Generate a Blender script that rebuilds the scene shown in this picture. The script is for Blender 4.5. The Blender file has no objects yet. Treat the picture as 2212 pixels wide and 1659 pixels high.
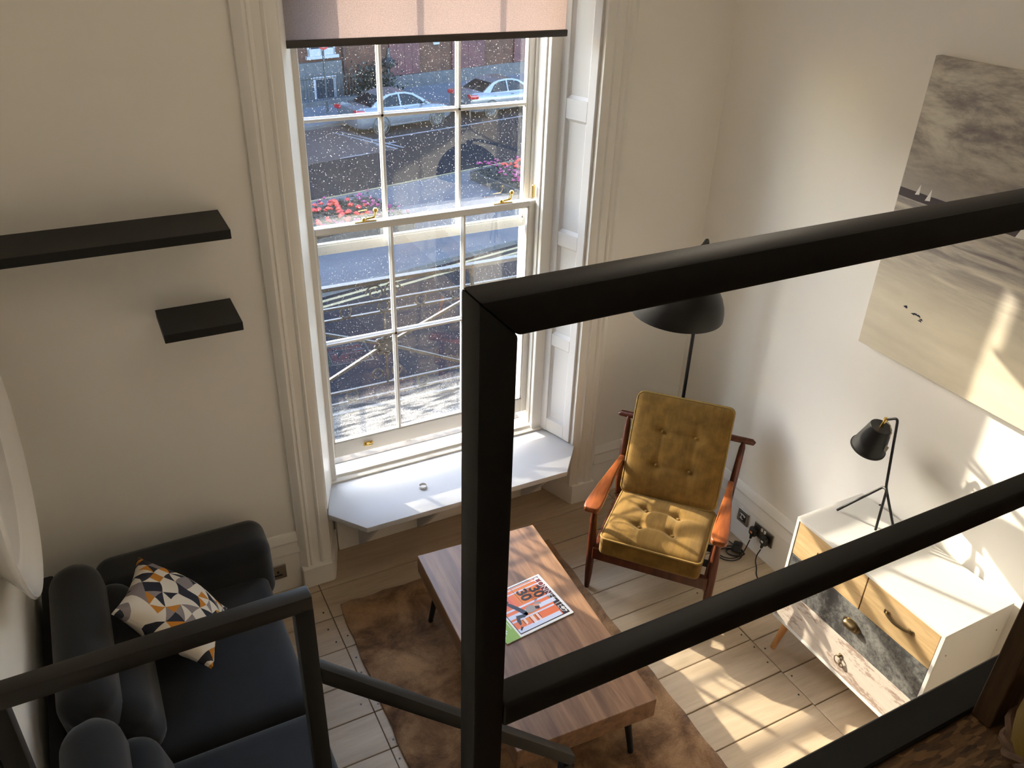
import bpy, bmesh, math, random
from mathutils import Matrix, Vector
random.seed(7)
R = math.radians
SC = bpy.context.scene
COL = SC.collection

# ------------------------------------------------------------------ camera
cam_d = bpy.data.cameras.new('camera'); cam = bpy.data.objects.new('camera', cam_d); COL.objects.link(cam)
cam_d.sensor_width = 36.0; cam_d.lens = 1807.46 / 2212 * 36.0; cam_d.clip_start = 0.02; cam_d.clip_end = 500
_r = Vector((0.88724954, -0.46014745, 0.03244344)); _u = Vector((0.20865748, 0.46306559, 0.86141297)); _f = Vector((0.41140042, 0.7575187, -0.50686794))
cam.matrix_world = Matrix(((_r.x, _u.x, -_f.x, 0.0), (_r.y, _u.y, -_f.y, 0.0), (_r.z, _u.z, -_f.z, 3.15), (0, 0, 0, 1)))
SC.camera = cam
# ------------------------------------------------------------------ world, sun, exposure
SUN = Vector((0.445, -1.0, -0.475)).normalized()
world = bpy.data.worlds.new('sky'); SC.world = world; world.use_nodes = True
wn = world.node_tree.nodes; wl = world.node_tree.links
bg = wn['Background']; sky = wn.new('ShaderNodeTexSky'); sky.sky_type = 'NISHITA'; sky.sun_disc = False
sky.sun_elevation = R(23.5); sky.sun_rotation = R(-24); sky.altitude = 50; sky.air_density = 1.0; sky.dust_density = 1.5
wl.new(sky.outputs[0], bg.inputs[0]); bg.inputs[1].default_value = 0.95
sl = bpy.data.lights.new('sun', 'SUN'); sl.energy = 5.5; sl.color = (1.0, 0.86, 0.66); sl.angle = R(0.55)
so = bpy.data.objects.new('sun', sl); COL.objects.link(so); so.location = (-6, 18, 12)
so.rotation_mode = 'QUATERNION'; so.rotation_quaternion = SUN.to_track_quat('-Z', 'Y')
vs = SC.view_settings; vs.view_transform = 'Standard'; vs.look = 'None'; vs.gamma = 1.0; vs.use_curve_mapping = False
vs.exposure = 1.40
SC.cycles.use_denoising = True
SC.cycles.max_bounces = 14; SC.cycles.diffuse_bounces = 8; SC.cycles.transparent_max_bounces = 24

# ------------------------------------------------------------------ materials
MT = {}
def nodes(name):
    m = bpy.data.materials.new(name); m.use_nodes = True; nt = m.node_tree
    return m, nt, nt.nodes['Principled BSDF'], nt.nodes['Material Output']
def c4(c): return (c[0], c[1], c[2], 1.0)
def srgb(r, g, b):
    f = lambda v: (v/255/12.92) if v/255 <= 0.04045 else ((v/255+0.055)/1.055)**2.4
    return (f(r), f(g), f(b))
def coords(nt, scale=(1, 1, 1), rnd=False, rot=(0, 0, 0)):
    tc = nt.nodes.new('ShaderNodeTexCoord'); mp = nt.nodes.new('ShaderNodeMapping')
    mp.inputs['Scale'].default_value = scale; mp.inputs['Rotation'].default_value = rot
    src = tc.outputs['Object']
    if rnd:
        oi = nt.nodes.new('ShaderNodeObjectInfo'); mul = nt.nodes.new('ShaderNodeMath'); mul.operation = 'MULTIPLY'; mul.inputs[1].default_value = 37.0
        nt.links.new(oi.outputs['Random'], mul.inputs[0])
        add = nt.nodes.new('ShaderNodeVectorMath'); add.operation = 'ADD'
        nt.links.new(src, add.inputs[0]); nt.links.new(mul.outputs[0], add.inputs[1]); src = add.outputs[0]
    nt.links.new(src, mp.inputs['Vector'])
    return mp.outputs['Vector']
def noise(nt, vec, scale, detail=4, rough=0.55, dist=0.0):
    n = nt.nodes.new('ShaderNodeTexNoise'); n.inputs['Scale'].default_value = scale; n.inputs['Detail'].default_value = detail
    n.inputs['Roughness'].default_value = rough; n.inputs['Distortion'].default_value = dist
    nt.links.new(vec, n.inputs['Vector']); return n.outputs['Fac']
def ramp(nt, fac, stops, interp='LINEAR'):
    r = nt.nodes.new('ShaderNodeValToRGB'); r.color_ramp.interpolation = interp
    el = r.color_ramp.elements
    while len(el) < len(stops): el.new(0.5)
    for e, (p, c) in zip(el, stops):
        e.position = p; e.color = c4(c) if hasattr(c, '__len__') else (c, c, c, 1)
    nt.links.new(fac, r.inputs['Fac']); return r.outputs['Color']
def mixc(nt, fac, a, b, mode='MIX'):
    m = nt.nodes.new('ShaderNodeMix'); m.data_type = 'RGBA'; m.blend_type = mode
    for sock, v in ((m.inputs[0], fac), (m.inputs[6], a), (m.inputs[7], b)):
        if hasattr(v, 'is_output'): nt.links.new(v, sock)
        elif hasattr(v, '__len__'): sock.default_value = c4(v)
        else: sock.default_value = v
    return m.outputs[2]
def math_(nt, op, a, b=None, c=None):
    m = nt.nodes.new('ShaderNodeMath'); m.operation = op
    for i, v in enumerate((a, b, c)):
        if v is None: continue
        if hasattr(v, 'is_output'): nt.links.new(v, m.inputs[i])
        else: m.inputs[i].default_value = v
    return m.outputs[0]
def bump(nt, bsdf, h, strength=0.2, dist=0.01):
    b = nt.nodes.new('ShaderNodeBump'); b.inputs['Strength'].default_value = strength; b.inputs['Distance'].default_value = dist
    nt.links.new(h, b.inputs['Height']); nt.links.new(b.outputs[0], bsdf.inputs['Normal'])
def mat(name, col, rough=0.5, metal=0.0, var=0.0, vscale=4.0, bmp=0.0, bscale=60.0, stretch=(1, 1, 1), coat=0.0, spec=0.5):
    m, nt, p, o = nodes(name)
    p.inputs['Base Color'].default_value = c4(col); p.inputs['Roughness'].default_value = rough; p.inputs['Metallic'].default_value = metal
    p.inputs['Coat Weight'].default_value = coat; p.inputs['Specular IOR Level'].default_value = spec
    if var or bmp:
        v = coords(nt, stretch)
        if var:
            f = noise(nt, v, vscale)
            a = tuple(max(0, x*(1-var)) for x in col); b = tuple(min(1, x*(1+var)) for x in col)
            nt.links.new(ramp(nt, f, ((0.3, a), (0.7, b))), p.inputs['Base Color'])
        if bmp: bump(nt, p, noise(nt, v, bscale), bmp, 0.004)
    MT[name] = m; return m
def wood(name, c1, c2, c3, stretch, scale=6, rough=0.45, rnd=True, strips=None, spec=0.4, vmix=0.35, grain=0.6):
    m, nt, p, o = nodes(name); v = coords(nt, stretch, rnd)
    f = noise(nt, v, scale, 6, 0.6, 0.6); col = ramp(nt, f, ((0.28, c1), (0.5, c2), (0.72, c3)))
    g = noise(nt, v, scale*5, 3, 0.6); g2 = ramp(nt, g, ((0.35, 0.78), (0.6, 1.0)))
    col = mixc(nt, grain, col, g2, 'MULTIPLY')
    if rnd:
        oi = nt.nodes.new('ShaderNodeObjectInfo')
        hv = ramp(nt, oi.outputs['Random'], ((0.0, 1-vmix), (1.0, 1.0)))
        col = mixc(nt, 0.55, col, hv, 'MULTIPLY')
    if strips:
        sv = coords(nt, strips); w = nt.nodes.new('ShaderNodeTexWhiteNoise'); w.noise_dimensions = '1D'
        sx = nt.nodes.new('ShaderNodeSeparateXYZ'); nt.links.new(sv, sx.inputs[0])
        nt.links.new(math_(nt, 'FLOOR', sx.outputs['X']), w.inputs['W'])
        col = mixc(nt, 0.5, col, ramp(nt, w.outputs['Value'], ((0, 0.62), (1, 1.05))), 'MULTIPLY')
    nt.links.new(col, p.inputs['Base Color']); p.inputs['Roughness'].default_value = rough; p.inputs['Specular IOR Level'].default_value = spec
    bump(nt, p, g, 0.08, 0.003); MT[name] = m; return m

mat('wall_paint', (0.88, 0.855, 0.80), 0.75, var=0.015, vscale=1.5, bmp=0.03, bscale=120)
mat('trim_paint', (0.86, 0.84, 0.79), 0.42, bmp=0.02, bscale=40)
mat('sash_paint', (0.76, 0.745, 0.70), 0.38)
mat('shutter_paint', (0.68, 0.68, 0.68), 0.42)
mat('ceiling_paint', (0.90, 0.89, 0.86), 0.8, bmp=0.02)
mat('seat_paint', (0.60, 0.61, 0.63), 0.45)
mat('black_steel', (0.006, 0.0058, 0.0054), 0.5, spec=0.35, var=0.25, vscale=9, bmp=0.04, bscale=200)
mat('brown_steel', (0.014, 0.0105, 0.008), 0.45, spec=0.4, var=0.35, vscale=7, bmp=0.05, bscale=150, stretch=(0.4, 2, 2))
mat('shelf_black', (0.007, 0.0066, 0.0062), 0.5, spec=0.4, bmp=0.02, bscale=150)
mat('lamp_black', (0.008, 0.008, 0.009), 0.5, spec=0.35)
mat('cable_black', (0.012, 0.012, 0.012), 0.5)
mat('brass', (0.72, 0.50, 0.16), 0.22, 1.0)
mat('old_brass', (0.20, 0.15, 0.085), 0.35, 1.0)
mat('steel_plate', (0.34, 0.315, 0.28), 0.33, 1.0, bmp=0.02, stretch=(1, 1, 20))
mat('dark_plastic', (0.012, 0.012, 0.012), 0.4)
mat('white_plastic', (0.75, 0.74, 0.70), 0.4)
mat('orange_label', (0.75, 0.25, 0.10), 0.5)
mat('dresser_white', (0.60, 0.59, 0.565), 0.35, spec=0.4)
mat('sofa_velvet', (0.0135, 0.0145, 0.017), 0.85, var=0.25, vscale=5, bmp=0.15, bscale=220, spec=0.2)
MT['sofa_velvet'].node_tree.nodes['Principled BSDF'].inputs['Sheen Weight'].default_value = 0.25
MT['sofa_velvet'].node_tree.nodes['Principled BSDF'].inputs['Sheen Roughness'].default_value = 0.5
mat('sofa_black', (0.006, 0.006, 0.007), 0.8)
mat('dish_white', (0.87, 0.85, 0.82), 0.22, coat=0.4)
mat('iron', (0.006, 0.006, 0.006), 0.42, 0.0, bmp=0.2, bscale=50, spec=0.4)
mat('stone_sill', (0.16, 0.15, 0.135), 0.9, var=0.12, vscale=25, bmp=0.5, bscale=70)
mat('stone_grey', (0.06, 0.06, 0.064), 0.9, var=0.2, vscale=3)
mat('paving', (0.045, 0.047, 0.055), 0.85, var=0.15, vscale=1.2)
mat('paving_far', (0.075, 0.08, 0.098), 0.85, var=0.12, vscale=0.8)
mat('kerb', (0.055, 0.055, 0.058), 0.85, var=0.15)
mat('tarmac', (0.0034, 0.0048, 0.0082), 0.95, spec=0.15, var=0.12, vscale=0.5)
mat('tarmac_red', (0.022, 0.0145, 0.016), 0.85, var=0.15, vscale=1.5)
mat('line_white', (0.12, 0.125, 0.14), 0.7, var=0.2, vscale=3)
mat('line_yellow', (0.19, 0.15, 0.07), 0.7, var=0.2, vscale=3)
mat('door_red', (0.055, 0.009, 0.013), 0.6, var=0.2, vscale=1.5)
mat('pipe_red', (0.03, 0.009, 0.007), 0.6)
mat('facade_white', (0.22, 0.225, 0.25), 0.5)
mat('pane_dark', (0.02, 0.025, 0.035), 0.08)
mat('fence_iron', (0.008,0.009,0.01), 0.5)
mat('pole_grey', (0.06, 0.066, 0.075), 0.4, 0.6)
mat('sign_red', (0.25,0.012,0.012), 0.4)
mat('leaf_dark', (0.0035, 0.006, 0.003), 0.6, var=0.4, vscale=6)
mat('planter_wood', (0.03, 0.028, 0.027), 0.8, var=0.2)
mat('petal_red', (0.34, 0.007, 0.004), 0.55, var=0.3, vscale=8)
mat('petal_orange', (0.36, 0.022, 0.004), 0.55)
mat('petal_pink', (0.17, 0.004, 0.06), 0.55, var=0.3, vscale=8)
mat('car_silver', (0.10, 0.105, 0.12), 0.3, 0.3, coat=1.0)
mat('car_glass', (0.004, 0.005, 0.007), 0.12, spec=0.2)
mat('car_black', (0.01, 0.01, 0.01), 0.5)
mat('car_red', (0.25,0.005,0.007), 0.25, coat=1.0)
mat('alloy', (0.13,0.135,0.14), 0.3, 0.8)
mat('plate_white', (0.2,0.2,0.19), 0.5)
mat('tin_metal', (0.62, 0.61, 0.58), 0.3, 0.7)
mat('paper', (0.78, 0.77, 0.76), 0.45)
mat('p_orange', srgb(226, 112, 62), 0.4); mat('p_coral', srgb(214, 96, 72), 0.4); mat('p_amber', srgb(226, 126, 48), 0.4)
mat('p_blue', srgb(205, 212, 232), 0.4); mat('p_green', srgb(134, 172, 62), 0.4); mat('p_dark', srgb(38, 18, 20), 0.4)
mat('p_navy', srgb(34, 38, 56), 0.4); mat('p_grey', srgb(150, 142, 140), 0.4); mat('p_white', srgb(238, 236, 232), 0.4); mat('p_maroon', srgb(96, 30, 34), 0.4); mat('p_skin', srgb(206, 150, 120), 0.4)
mat('basket_yellow', (0.22, 0.135, 0.014), 0.7, var=0.2, bmp=0.3, bscale=90)
mat('rope', (0.12, 0.065, 0.035), 0.9, var=0.3, vscale=40)
mat('wire_rust', (0.35, 0.27, 0.18), 0.6, 0.4)
mat('label_clear', (0.55, 0.55, 0.5), 0.3)
mat('chair_piping', (0.30, 0.185, 0.045), 0.75)
wood('floor_wood', srgb(186, 165, 138), srgb(200, 180, 153), srgb(212, 194, 168), (0.55, 5, 5), 2.4, 0.5, vmix=0.25, grain=0.42)
wood('table_wood', srgb(100, 72, 54), srgb(136, 102, 76), srgb(164, 126, 94), (9, 0.8, 9), 2.2, 0.42, rnd=False, strips=(13, 1, 1))
wood('table_edge', srgb(120, 84, 54), srgb(160, 118, 80), srgb(184, 140, 98), (3, 3, 14), 2.5, 0.5, rnd=False)
wood('chair_wood', srgb(92, 50, 26), srgb(136, 74, 38), srgb(164, 94, 50), (8, 1.0, 8), 3, 0.28, rnd=False)
wood('chair_wood_dark', srgb(54, 26, 18), srgb(86, 42, 26), srgb(112, 58, 34), (6, 6, 1), 3, 0.35, rnd=False)
wood('drawer_oak', srgb(168, 138, 96), srgb(190, 160, 116), srgb(204, 176, 134), (9, 0.9, 9), 2.5, 0.5)
wood('leg_oak', srgb(186, 130, 78), srgb(206, 154, 100), srgb(220, 170, 116), (8, 8, 1), 3, 0.45, rnd=False)
wood('post_wood', srgb(58, 42, 28), srgb(84, 64, 44), srgb(104, 80, 56), (9, 9, 0.9), 3, 0.6, rnd=False)

def special_mats():
    # distressed white drawer
    m, nt, p, o = nodes('drawer_white'); v = coords(nt, (26, 7, 26)); f = noise(nt, v, 4, 8, 0.7, 0.2)
    v2 = coords(nt, (3, 2.2, 6)); f2 = noise(nt, v2, 2.6, 2)
    msk = ramp(nt, math_(nt, 'MULTIPLY_ADD', f2, 0.75, f), ((0.93, 0.0), (1.0, 0.75)))
    col = mixc(nt, msk, srgb(184, 174, 164), srgb(128, 106, 94)); col = mixc(nt, 0.35, col, ramp(nt, noise(nt, coords(nt, (40, 2, 40)), 3, 3), ((0.35, 0.72), (0.6, 1.0))), 'MULTIPLY'); nt.links.new(col, p.inputs['Base Color']); p.inputs['Roughness'].default_value = 0.55
    bump(nt, p, f, 0.1, 0.002); MT['drawer_white'] = m
    # chalk black drawer
    m, nt, p, o = nodes('drawer_slate'); v = coords(nt, (5, 5, 5)); f = noise(nt, v, 8, 10, 0.78, 0.3); g = noise(nt, v, 1.4, 2)
    msk = ramp(nt, math_(nt, 'MULTIPLY_ADD', g, 0.6, f), ((0.74, 0.0), (1.0, 0.65)))
    nt.links.new(mixc(nt, msk, srgb(50, 50, 52), srgb(140, 140, 136)), p.inputs['Base Color']); p.inputs['Roughness'].default_value = 0.5; MT['drawer_slate'] = m
    # rug
    m, nt, p, o = nodes('rug_pile'); v = coords(nt); f = noise(nt, v, 4.2, 7, 0.68, 0.35); g = noise(nt, v, 170, 2)
    col = ramp(nt, f, ((0.36, srgb(84, 58, 38)), (0.48, srgb(134, 100, 68)), (0.62, srgb(176, 138, 98))))
    nt.links.new(mixc(nt, 0.5, col, ramp(nt, g, ((0.3, 0.6), (0.7, 1.0))), 'MULTIPLY'), p.inputs['Base Color'])
    p.inputs['Roughness'].default_value = 0.9; p.inputs['Sheen Weight'].default_value = 0.25; p.inputs['Specular IOR Level'].default_value = 0.1
    bump(nt, p, math_(nt, 'ADD', g, f), 0.5, 0.006); MT['rug_pile'] = m
    # mustard corduroy-velvet
    m, nt, p, o = nodes('mustard'); v = coords(nt, (160, 1, 6)); f = noise(nt, v, 1.0, 2); v2 = coords(nt, (6, 1.5, 6)); g = noise(nt, v2, 3, 4)
    col = ramp(nt, g, ((0.25, srgb(104, 78, 34)), (0.75, srgb(142, 108, 50))))
    nt.links.new(mixc(nt, 0.6, col, ramp(nt, f, ((0.3, 0.78), (0.7, 1.0))), 'MULTIPLY'), p.inputs['Base Color'])
    p.inputs['Roughness'].default_value = 0.8; p.inputs['Sheen Weight'].default_value = 0.3; p.inputs['Sheen Tint'].default_value = (0.8, 0.65, 0.4, 1); p.inputs['Specular IOR Level'].default_value = 0.15
    bump(nt, p, f, 0.15, 0.002); MT['mustard'] = m
    # cushion with triangle print
    m, nt, p, o = nodes('triangle_print')
    tc = nt.nodes.new('ShaderNodeTexCoord'); mp = nt.nodes.new('ShaderNodeMapping'); mp.inputs['Scale'].default_value = (21, 21, 0); mp.inputs['Rotation'].default_value = (0, 0, R(20))
    nt.links.new(tc.outputs['Object'], mp.inputs['Vector'])
    nv = nt.nodes.new('ShaderNodeTexNoise'); nv.inputs['Scale'].default_value = 0.45; nv.inputs['Detail'].default_value = 0; nt.links.new(mp.outputs[0], nv.inputs['Vector'])
    vm = nt.nodes.new('ShaderNodeVectorMath'); vm.operation = 'MULTIPLY_ADD'; vm.inputs[1].default_value = (0.9, 0.9, 0); nt.links.new(nv.outputs['Color'], vm.inputs[0]); nt.links.new(mp.outputs[0], vm.inputs[2])
    sx = nt.nodes.new('ShaderNodeSeparateXYZ'); nt.links.new(vm.outputs[0], sx.inputs[0])
    fx = math_(nt, 'FRACT', sx.outputs[0]); fy = math_(nt, 'FRACT', sx.outputs[1]); cx = math_(nt, 'FLOOR', sx.outputs[0]); cy = math_(nt, 'FLOOR', sx.outputs[1])
    par = math_(nt, 'MODULO', math_(nt, 'ABSOLUTE', math_(nt, 'ADD', cx, cy)), 2.0)
    d1 = math_(nt, 'GREATER_THAN', fx, fy); d2 = math_(nt, 'GREATER_THAN', math_(nt, 'ADD', fx, fy), 1.0)
    dd = nt.nodes.new('ShaderNodeMix'); dd.data_type = 'FLOAT'; nt.links.new(par, dd.inputs[0]); nt.links.new(d1, dd.inputs[2]); nt.links.new(d2, dd.inputs[3])
    cb = nt.nodes.new('ShaderNodeCombineXYZ'); nt.links.new(cx, cb.inputs[0]); nt.links.new(cy, cb.inputs[1]); nt.links.new(dd.outputs[0], cb.inputs[2])
    wnz = nt.nodes.new('ShaderNodeTexWhiteNoise'); nt.links.new(cb.outputs[0], wnz.inputs['Vector'])
    col = ramp(nt, wnz.outputs['Value'], ((0.0, srgb(222, 212, 196)), (0.40, srgb(50, 50, 58)), (0.66, srgb(196, 128, 46)), (0.82, srgb(140, 130, 128))), 'CONSTANT')
    nt.links.new(col, p.inputs['Base Color']); p.inputs['Roughness'].default_value = 0.85; p.inputs['Specular IOR Level'].default_value = 0.15; MT['triangle_print'] = m
    # OSB
    m, nt, p, o = nodes('osb'); v = coords(nt, (34, 130, 34), rot=(0, 0, R(35))); vo = nt.nodes.new('ShaderNodeTexVoronoi'); vo.inputs['Scale'].default_value = 1.0; nt.links.new(v, vo.inputs['Vector'])
    f = noise(nt, v, 1.5, 4)
    bw = nt.nodes.new('ShaderNodeRGBToBW'); nt.links.new(vo.outputs['Color'], bw.inputs[0])
    nt.links.new(ramp(nt, math_(nt, 'MULTIPLY_ADD', f, 0.5, bw.outputs[0]), ((0.3, srgb(58, 40, 24)), (0.7, srgb(98, 70, 42)), (1.0, srgb(128, 96, 60)))), p.inputs['Base Color']); p.inputs['Roughness'].default_value = 0.7; MT['osb'] = m
    # roller blind fabric (light passes through the weave)
    m, nt, p, o = nodes('blind_fabric'); v = coords(nt); f = noise(nt, v, 260, 2)
    col = ramp(nt, f, ((0.3, (0.40, 0.345, 0.325)), (0.7, (0.56, 0.49, 0.465))))
    d = nt.nodes.new('ShaderNodeBsdfDiffuse'); t = nt.nodes.new('ShaderNodeBsdfTranslucent'); mx = nt.nodes.new('ShaderNodeMixShader'); mx.inputs[0].default_value = 0.66
    nt.links.new(col, d.inputs[0]); nt.links.new(col, t.inputs[0]); nt.links.new(d.outputs[0], mx.inputs[1]); nt.links.new(t.outputs[0], mx.inputs[2]); nt.links.new(mx.outputs[0], o.inputs[0]); MT['blind_fabric'] = m
    # window glass, clear and with grime
    def glass(name, grime):
        m, nt, p, o = nodes(name); nt.nodes.remove(p)
        tr = nt.nodes.new('ShaderNodeBsdfTransparent'); tr.inputs[0].default_value = (0.93, 0.95, 0.96, 1)
        gl = nt.nodes.new('ShaderNodeBsdfGlossy'); gl.inputs['Roughness'].default_value = 0.0; gl.inputs[0].default_value = (1, 1, 1, 1)
        fr = nt.nodes.new('ShaderNodeFresnel'); fr.inputs[0].default_value = 1.5; ge = nt.nodes.new('ShaderNodeNewGeometry')
        fac = math_(nt, 'MULTIPLY', math_(nt, 'MULTIPLY', fr.outputs[0], 2.3), math_(nt, 'SUBTRACT', 1.0, ge.outputs['Backfacing']))
        mx = nt.nodes.new('ShaderNodeMixShader'); nt.links.new(fac, mx.inputs[0]); nt.links.new(tr.outputs[0], mx.inputs[1]); nt.links.new(gl.outputs[0], mx.inputs[2])
        v = coords(nt); sp = ramp(nt, noise(nt, v, 185, 1, 0.4), ((0.715, 0.0), (0.765, 0.4)))
        v2 = coords(nt, (5, 1, 1)); stx = ramp(nt, noise(nt, v2, 9, 3, 0.6), ((0.68, 0.0), (0.82, 0.06)))
        mask = math_(nt, 'ADD', math_(nt, 'ADD', sp, stx), 0.003)
        if grime:
            tc = nt.nodes.new('ShaderNodeTexCoord'); s3 = nt.nodes.new('ShaderNodeSeparateXYZ'); nt.links.new(tc.outputs['Object'], s3.inputs[0])
            v3 = coords(nt, (1.3, 1, 9)); st = noise(nt, v3, 5, 3, 0.5); fine = noise(nt, coords(nt), 170, 2)
            h = math_(nt, 'ADD', s3.outputs['Z'], math_(nt, 'MULTIPLY', st, 0.16))
            band = ramp(nt, math_(nt, 'MULTIPLY', math_(nt, 'SUBTRACT', h, grime), 5.0), ((0.0, 1.0), (0.35, 0.7), (0.9, 0.0)))
            k = math_(nt, 'MULTIPLY', math_(nt, 'MULTIPLY', band, ramp(nt, fine, ((0.35, 0.05), (0.62, 0.45)))), ramp(nt, st, ((0.38, 0.12), (0.58, 1.0))))
            mask = math_(nt, 'ADD', mask, k)
        mask = math_(nt, 'MINIMUM', mask, 0.9)
        tl = nt.nodes.new('ShaderNodeBsdfTranslucent'); tl.inputs[0].default_value = (0.75, 0.75, 0.72, 1); df = nt.nodes.new('ShaderNodeBsdfDiffuse'); df.inputs[0].default_value = (0.7, 0.7, 0.68, 1)
        dm = nt.nodes.new('ShaderNodeMixShader'); dm.inputs[0].default_value = 0.45; nt.links.new(df.outputs[0], dm.inputs[1]); nt.links.new(tl.outputs[0], dm.inputs[2])
        m2 = nt.nodes.new('ShaderNodeMixShader'); nt.links.new(mask, m2.inputs[0]); nt.links.new(mx.outputs[0], m2.inputs[1]); nt.links.new(dm.outputs[0], m2.inputs[2]); nt.links.new(m2.outputs[0], o.inputs[0])
        MT[name] = m
    glass('glass', 0); glass('glass_grimy', 0.36)
    # street brick
    m, nt, p, o = nodes('brick'); v = coords(nt, (1, 1, 1), rot=(R(90), 0, 0)); b = nt.nodes.new('ShaderNodeTexBrick'); b.inputs['Scale'].default_value = 4.0
    b.inputs['Color1'].default_value = c4((0.095, 0.032, 0.014)); b.inputs['Color2'].default_value = c4((0.062, 0.022, 0.011)); b.inputs['Mortar'].default_value = c4((0.03, 0.027, 0.024)); b.inputs['Mortar Size'].default_value = 0.015
    nt.links.new(v, b.inputs['Vector']); f = noise(nt, coords(nt), 0.9, 4)
    nt.links.new(mixc(nt, 0.6, b.outputs['Color'], ramp(nt, f, ((0.3, 0.35), (0.65, 1.0))), 'MULTIPLY'), p.inputs['Base Color']); p.inputs['Roughness'].default_value = 0.9; MT['brick'] = m
    # seascape painting: y runs right, z up in object space (origin at the lower left corner)
    m, nt, p, o = nodes('seascape'); tc = nt.nodes.new('ShaderNodeTexCoord'); s3 = nt.nodes.new('ShaderNodeSeparateXYZ'); nt.links.new(tc.outputs['Object'], s3.inputs[0])
    z = math_(nt, 'DIVIDE', s3.outputs['Z'], 1.2)
    wv = coords(nt, (1, 0.8, 2.6), rot=(R(14), 0, 0)); cl = noise(nt, wv, 2.7, 8, 0.66, 0.25)
    skyc = ramp(nt, cl, ((0.36, srgb(126, 119, 122)), (0.46, srgb(160, 153, 148)), (0.53, srgb(200, 195, 182)), (0.60, srgb(222, 218, 204))))
    lowc = mixc(nt, 0.6, srgb(170, 164, 156), ramp(nt, cl, ((0.35, srgb(150, 144, 142)), (0.65, srgb(190, 184, 172)))))
    skym = mixc(nt, ramp(nt, z, ((0.60, 0.0), (0.76, 1.0))), lowc, skyc)
    sv = coords(nt, (1, 1.2, 12)); sn = noise(nt, sv, 2.2, 6, 0.65, 0.4)
    seac = ramp(nt, sn, ((0.36, srgb(128, 120, 122)), (0.5, srgb(178, 172, 162)), (0.66, srgb(214, 206, 190))))
    sandc = ramp(nt, noise(nt, coords(nt, (1, 1, 5)), 3, 4), ((0.3, srgb(206, 196, 174)), (0.7, srgb(222, 212, 190))))
    ground = mixc(nt, ramp(nt, math_(nt, 'ADD', z, math_(nt, 'MULTIPLY', math_(nt, 'SUBTRACT', sn, 0.5), 0.2)), ((0.20, 0.0), (0.42, 1.0))), sandc, seac)
    col = mixc(nt, ramp(nt, z, ((0.565, 0.0), (0.57, 1.0))), ground, skym)
    band = math_(nt, 'MULTIPLY', math_(nt, 'GREATER_THAN', math_(nt, 'ADD', z, math_(nt, 'MULTIPLY', sn, 0.02)), 0.562), math_(nt, 'LESS_THAN', math_(nt, 'ADD', z, math_(nt, 'MULTIPLY', cl, 0.015)), 0.588))
    col = mixc(nt, band, col, srgb(72, 64, 68))
    nt.links.new(col, p.inputs['Base Color']); p.inputs['Roughness'].default_value = 0.55; bump(nt, p, sn, 0.1, 0.002); MT['seascape'] = m
special_mats()

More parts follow.
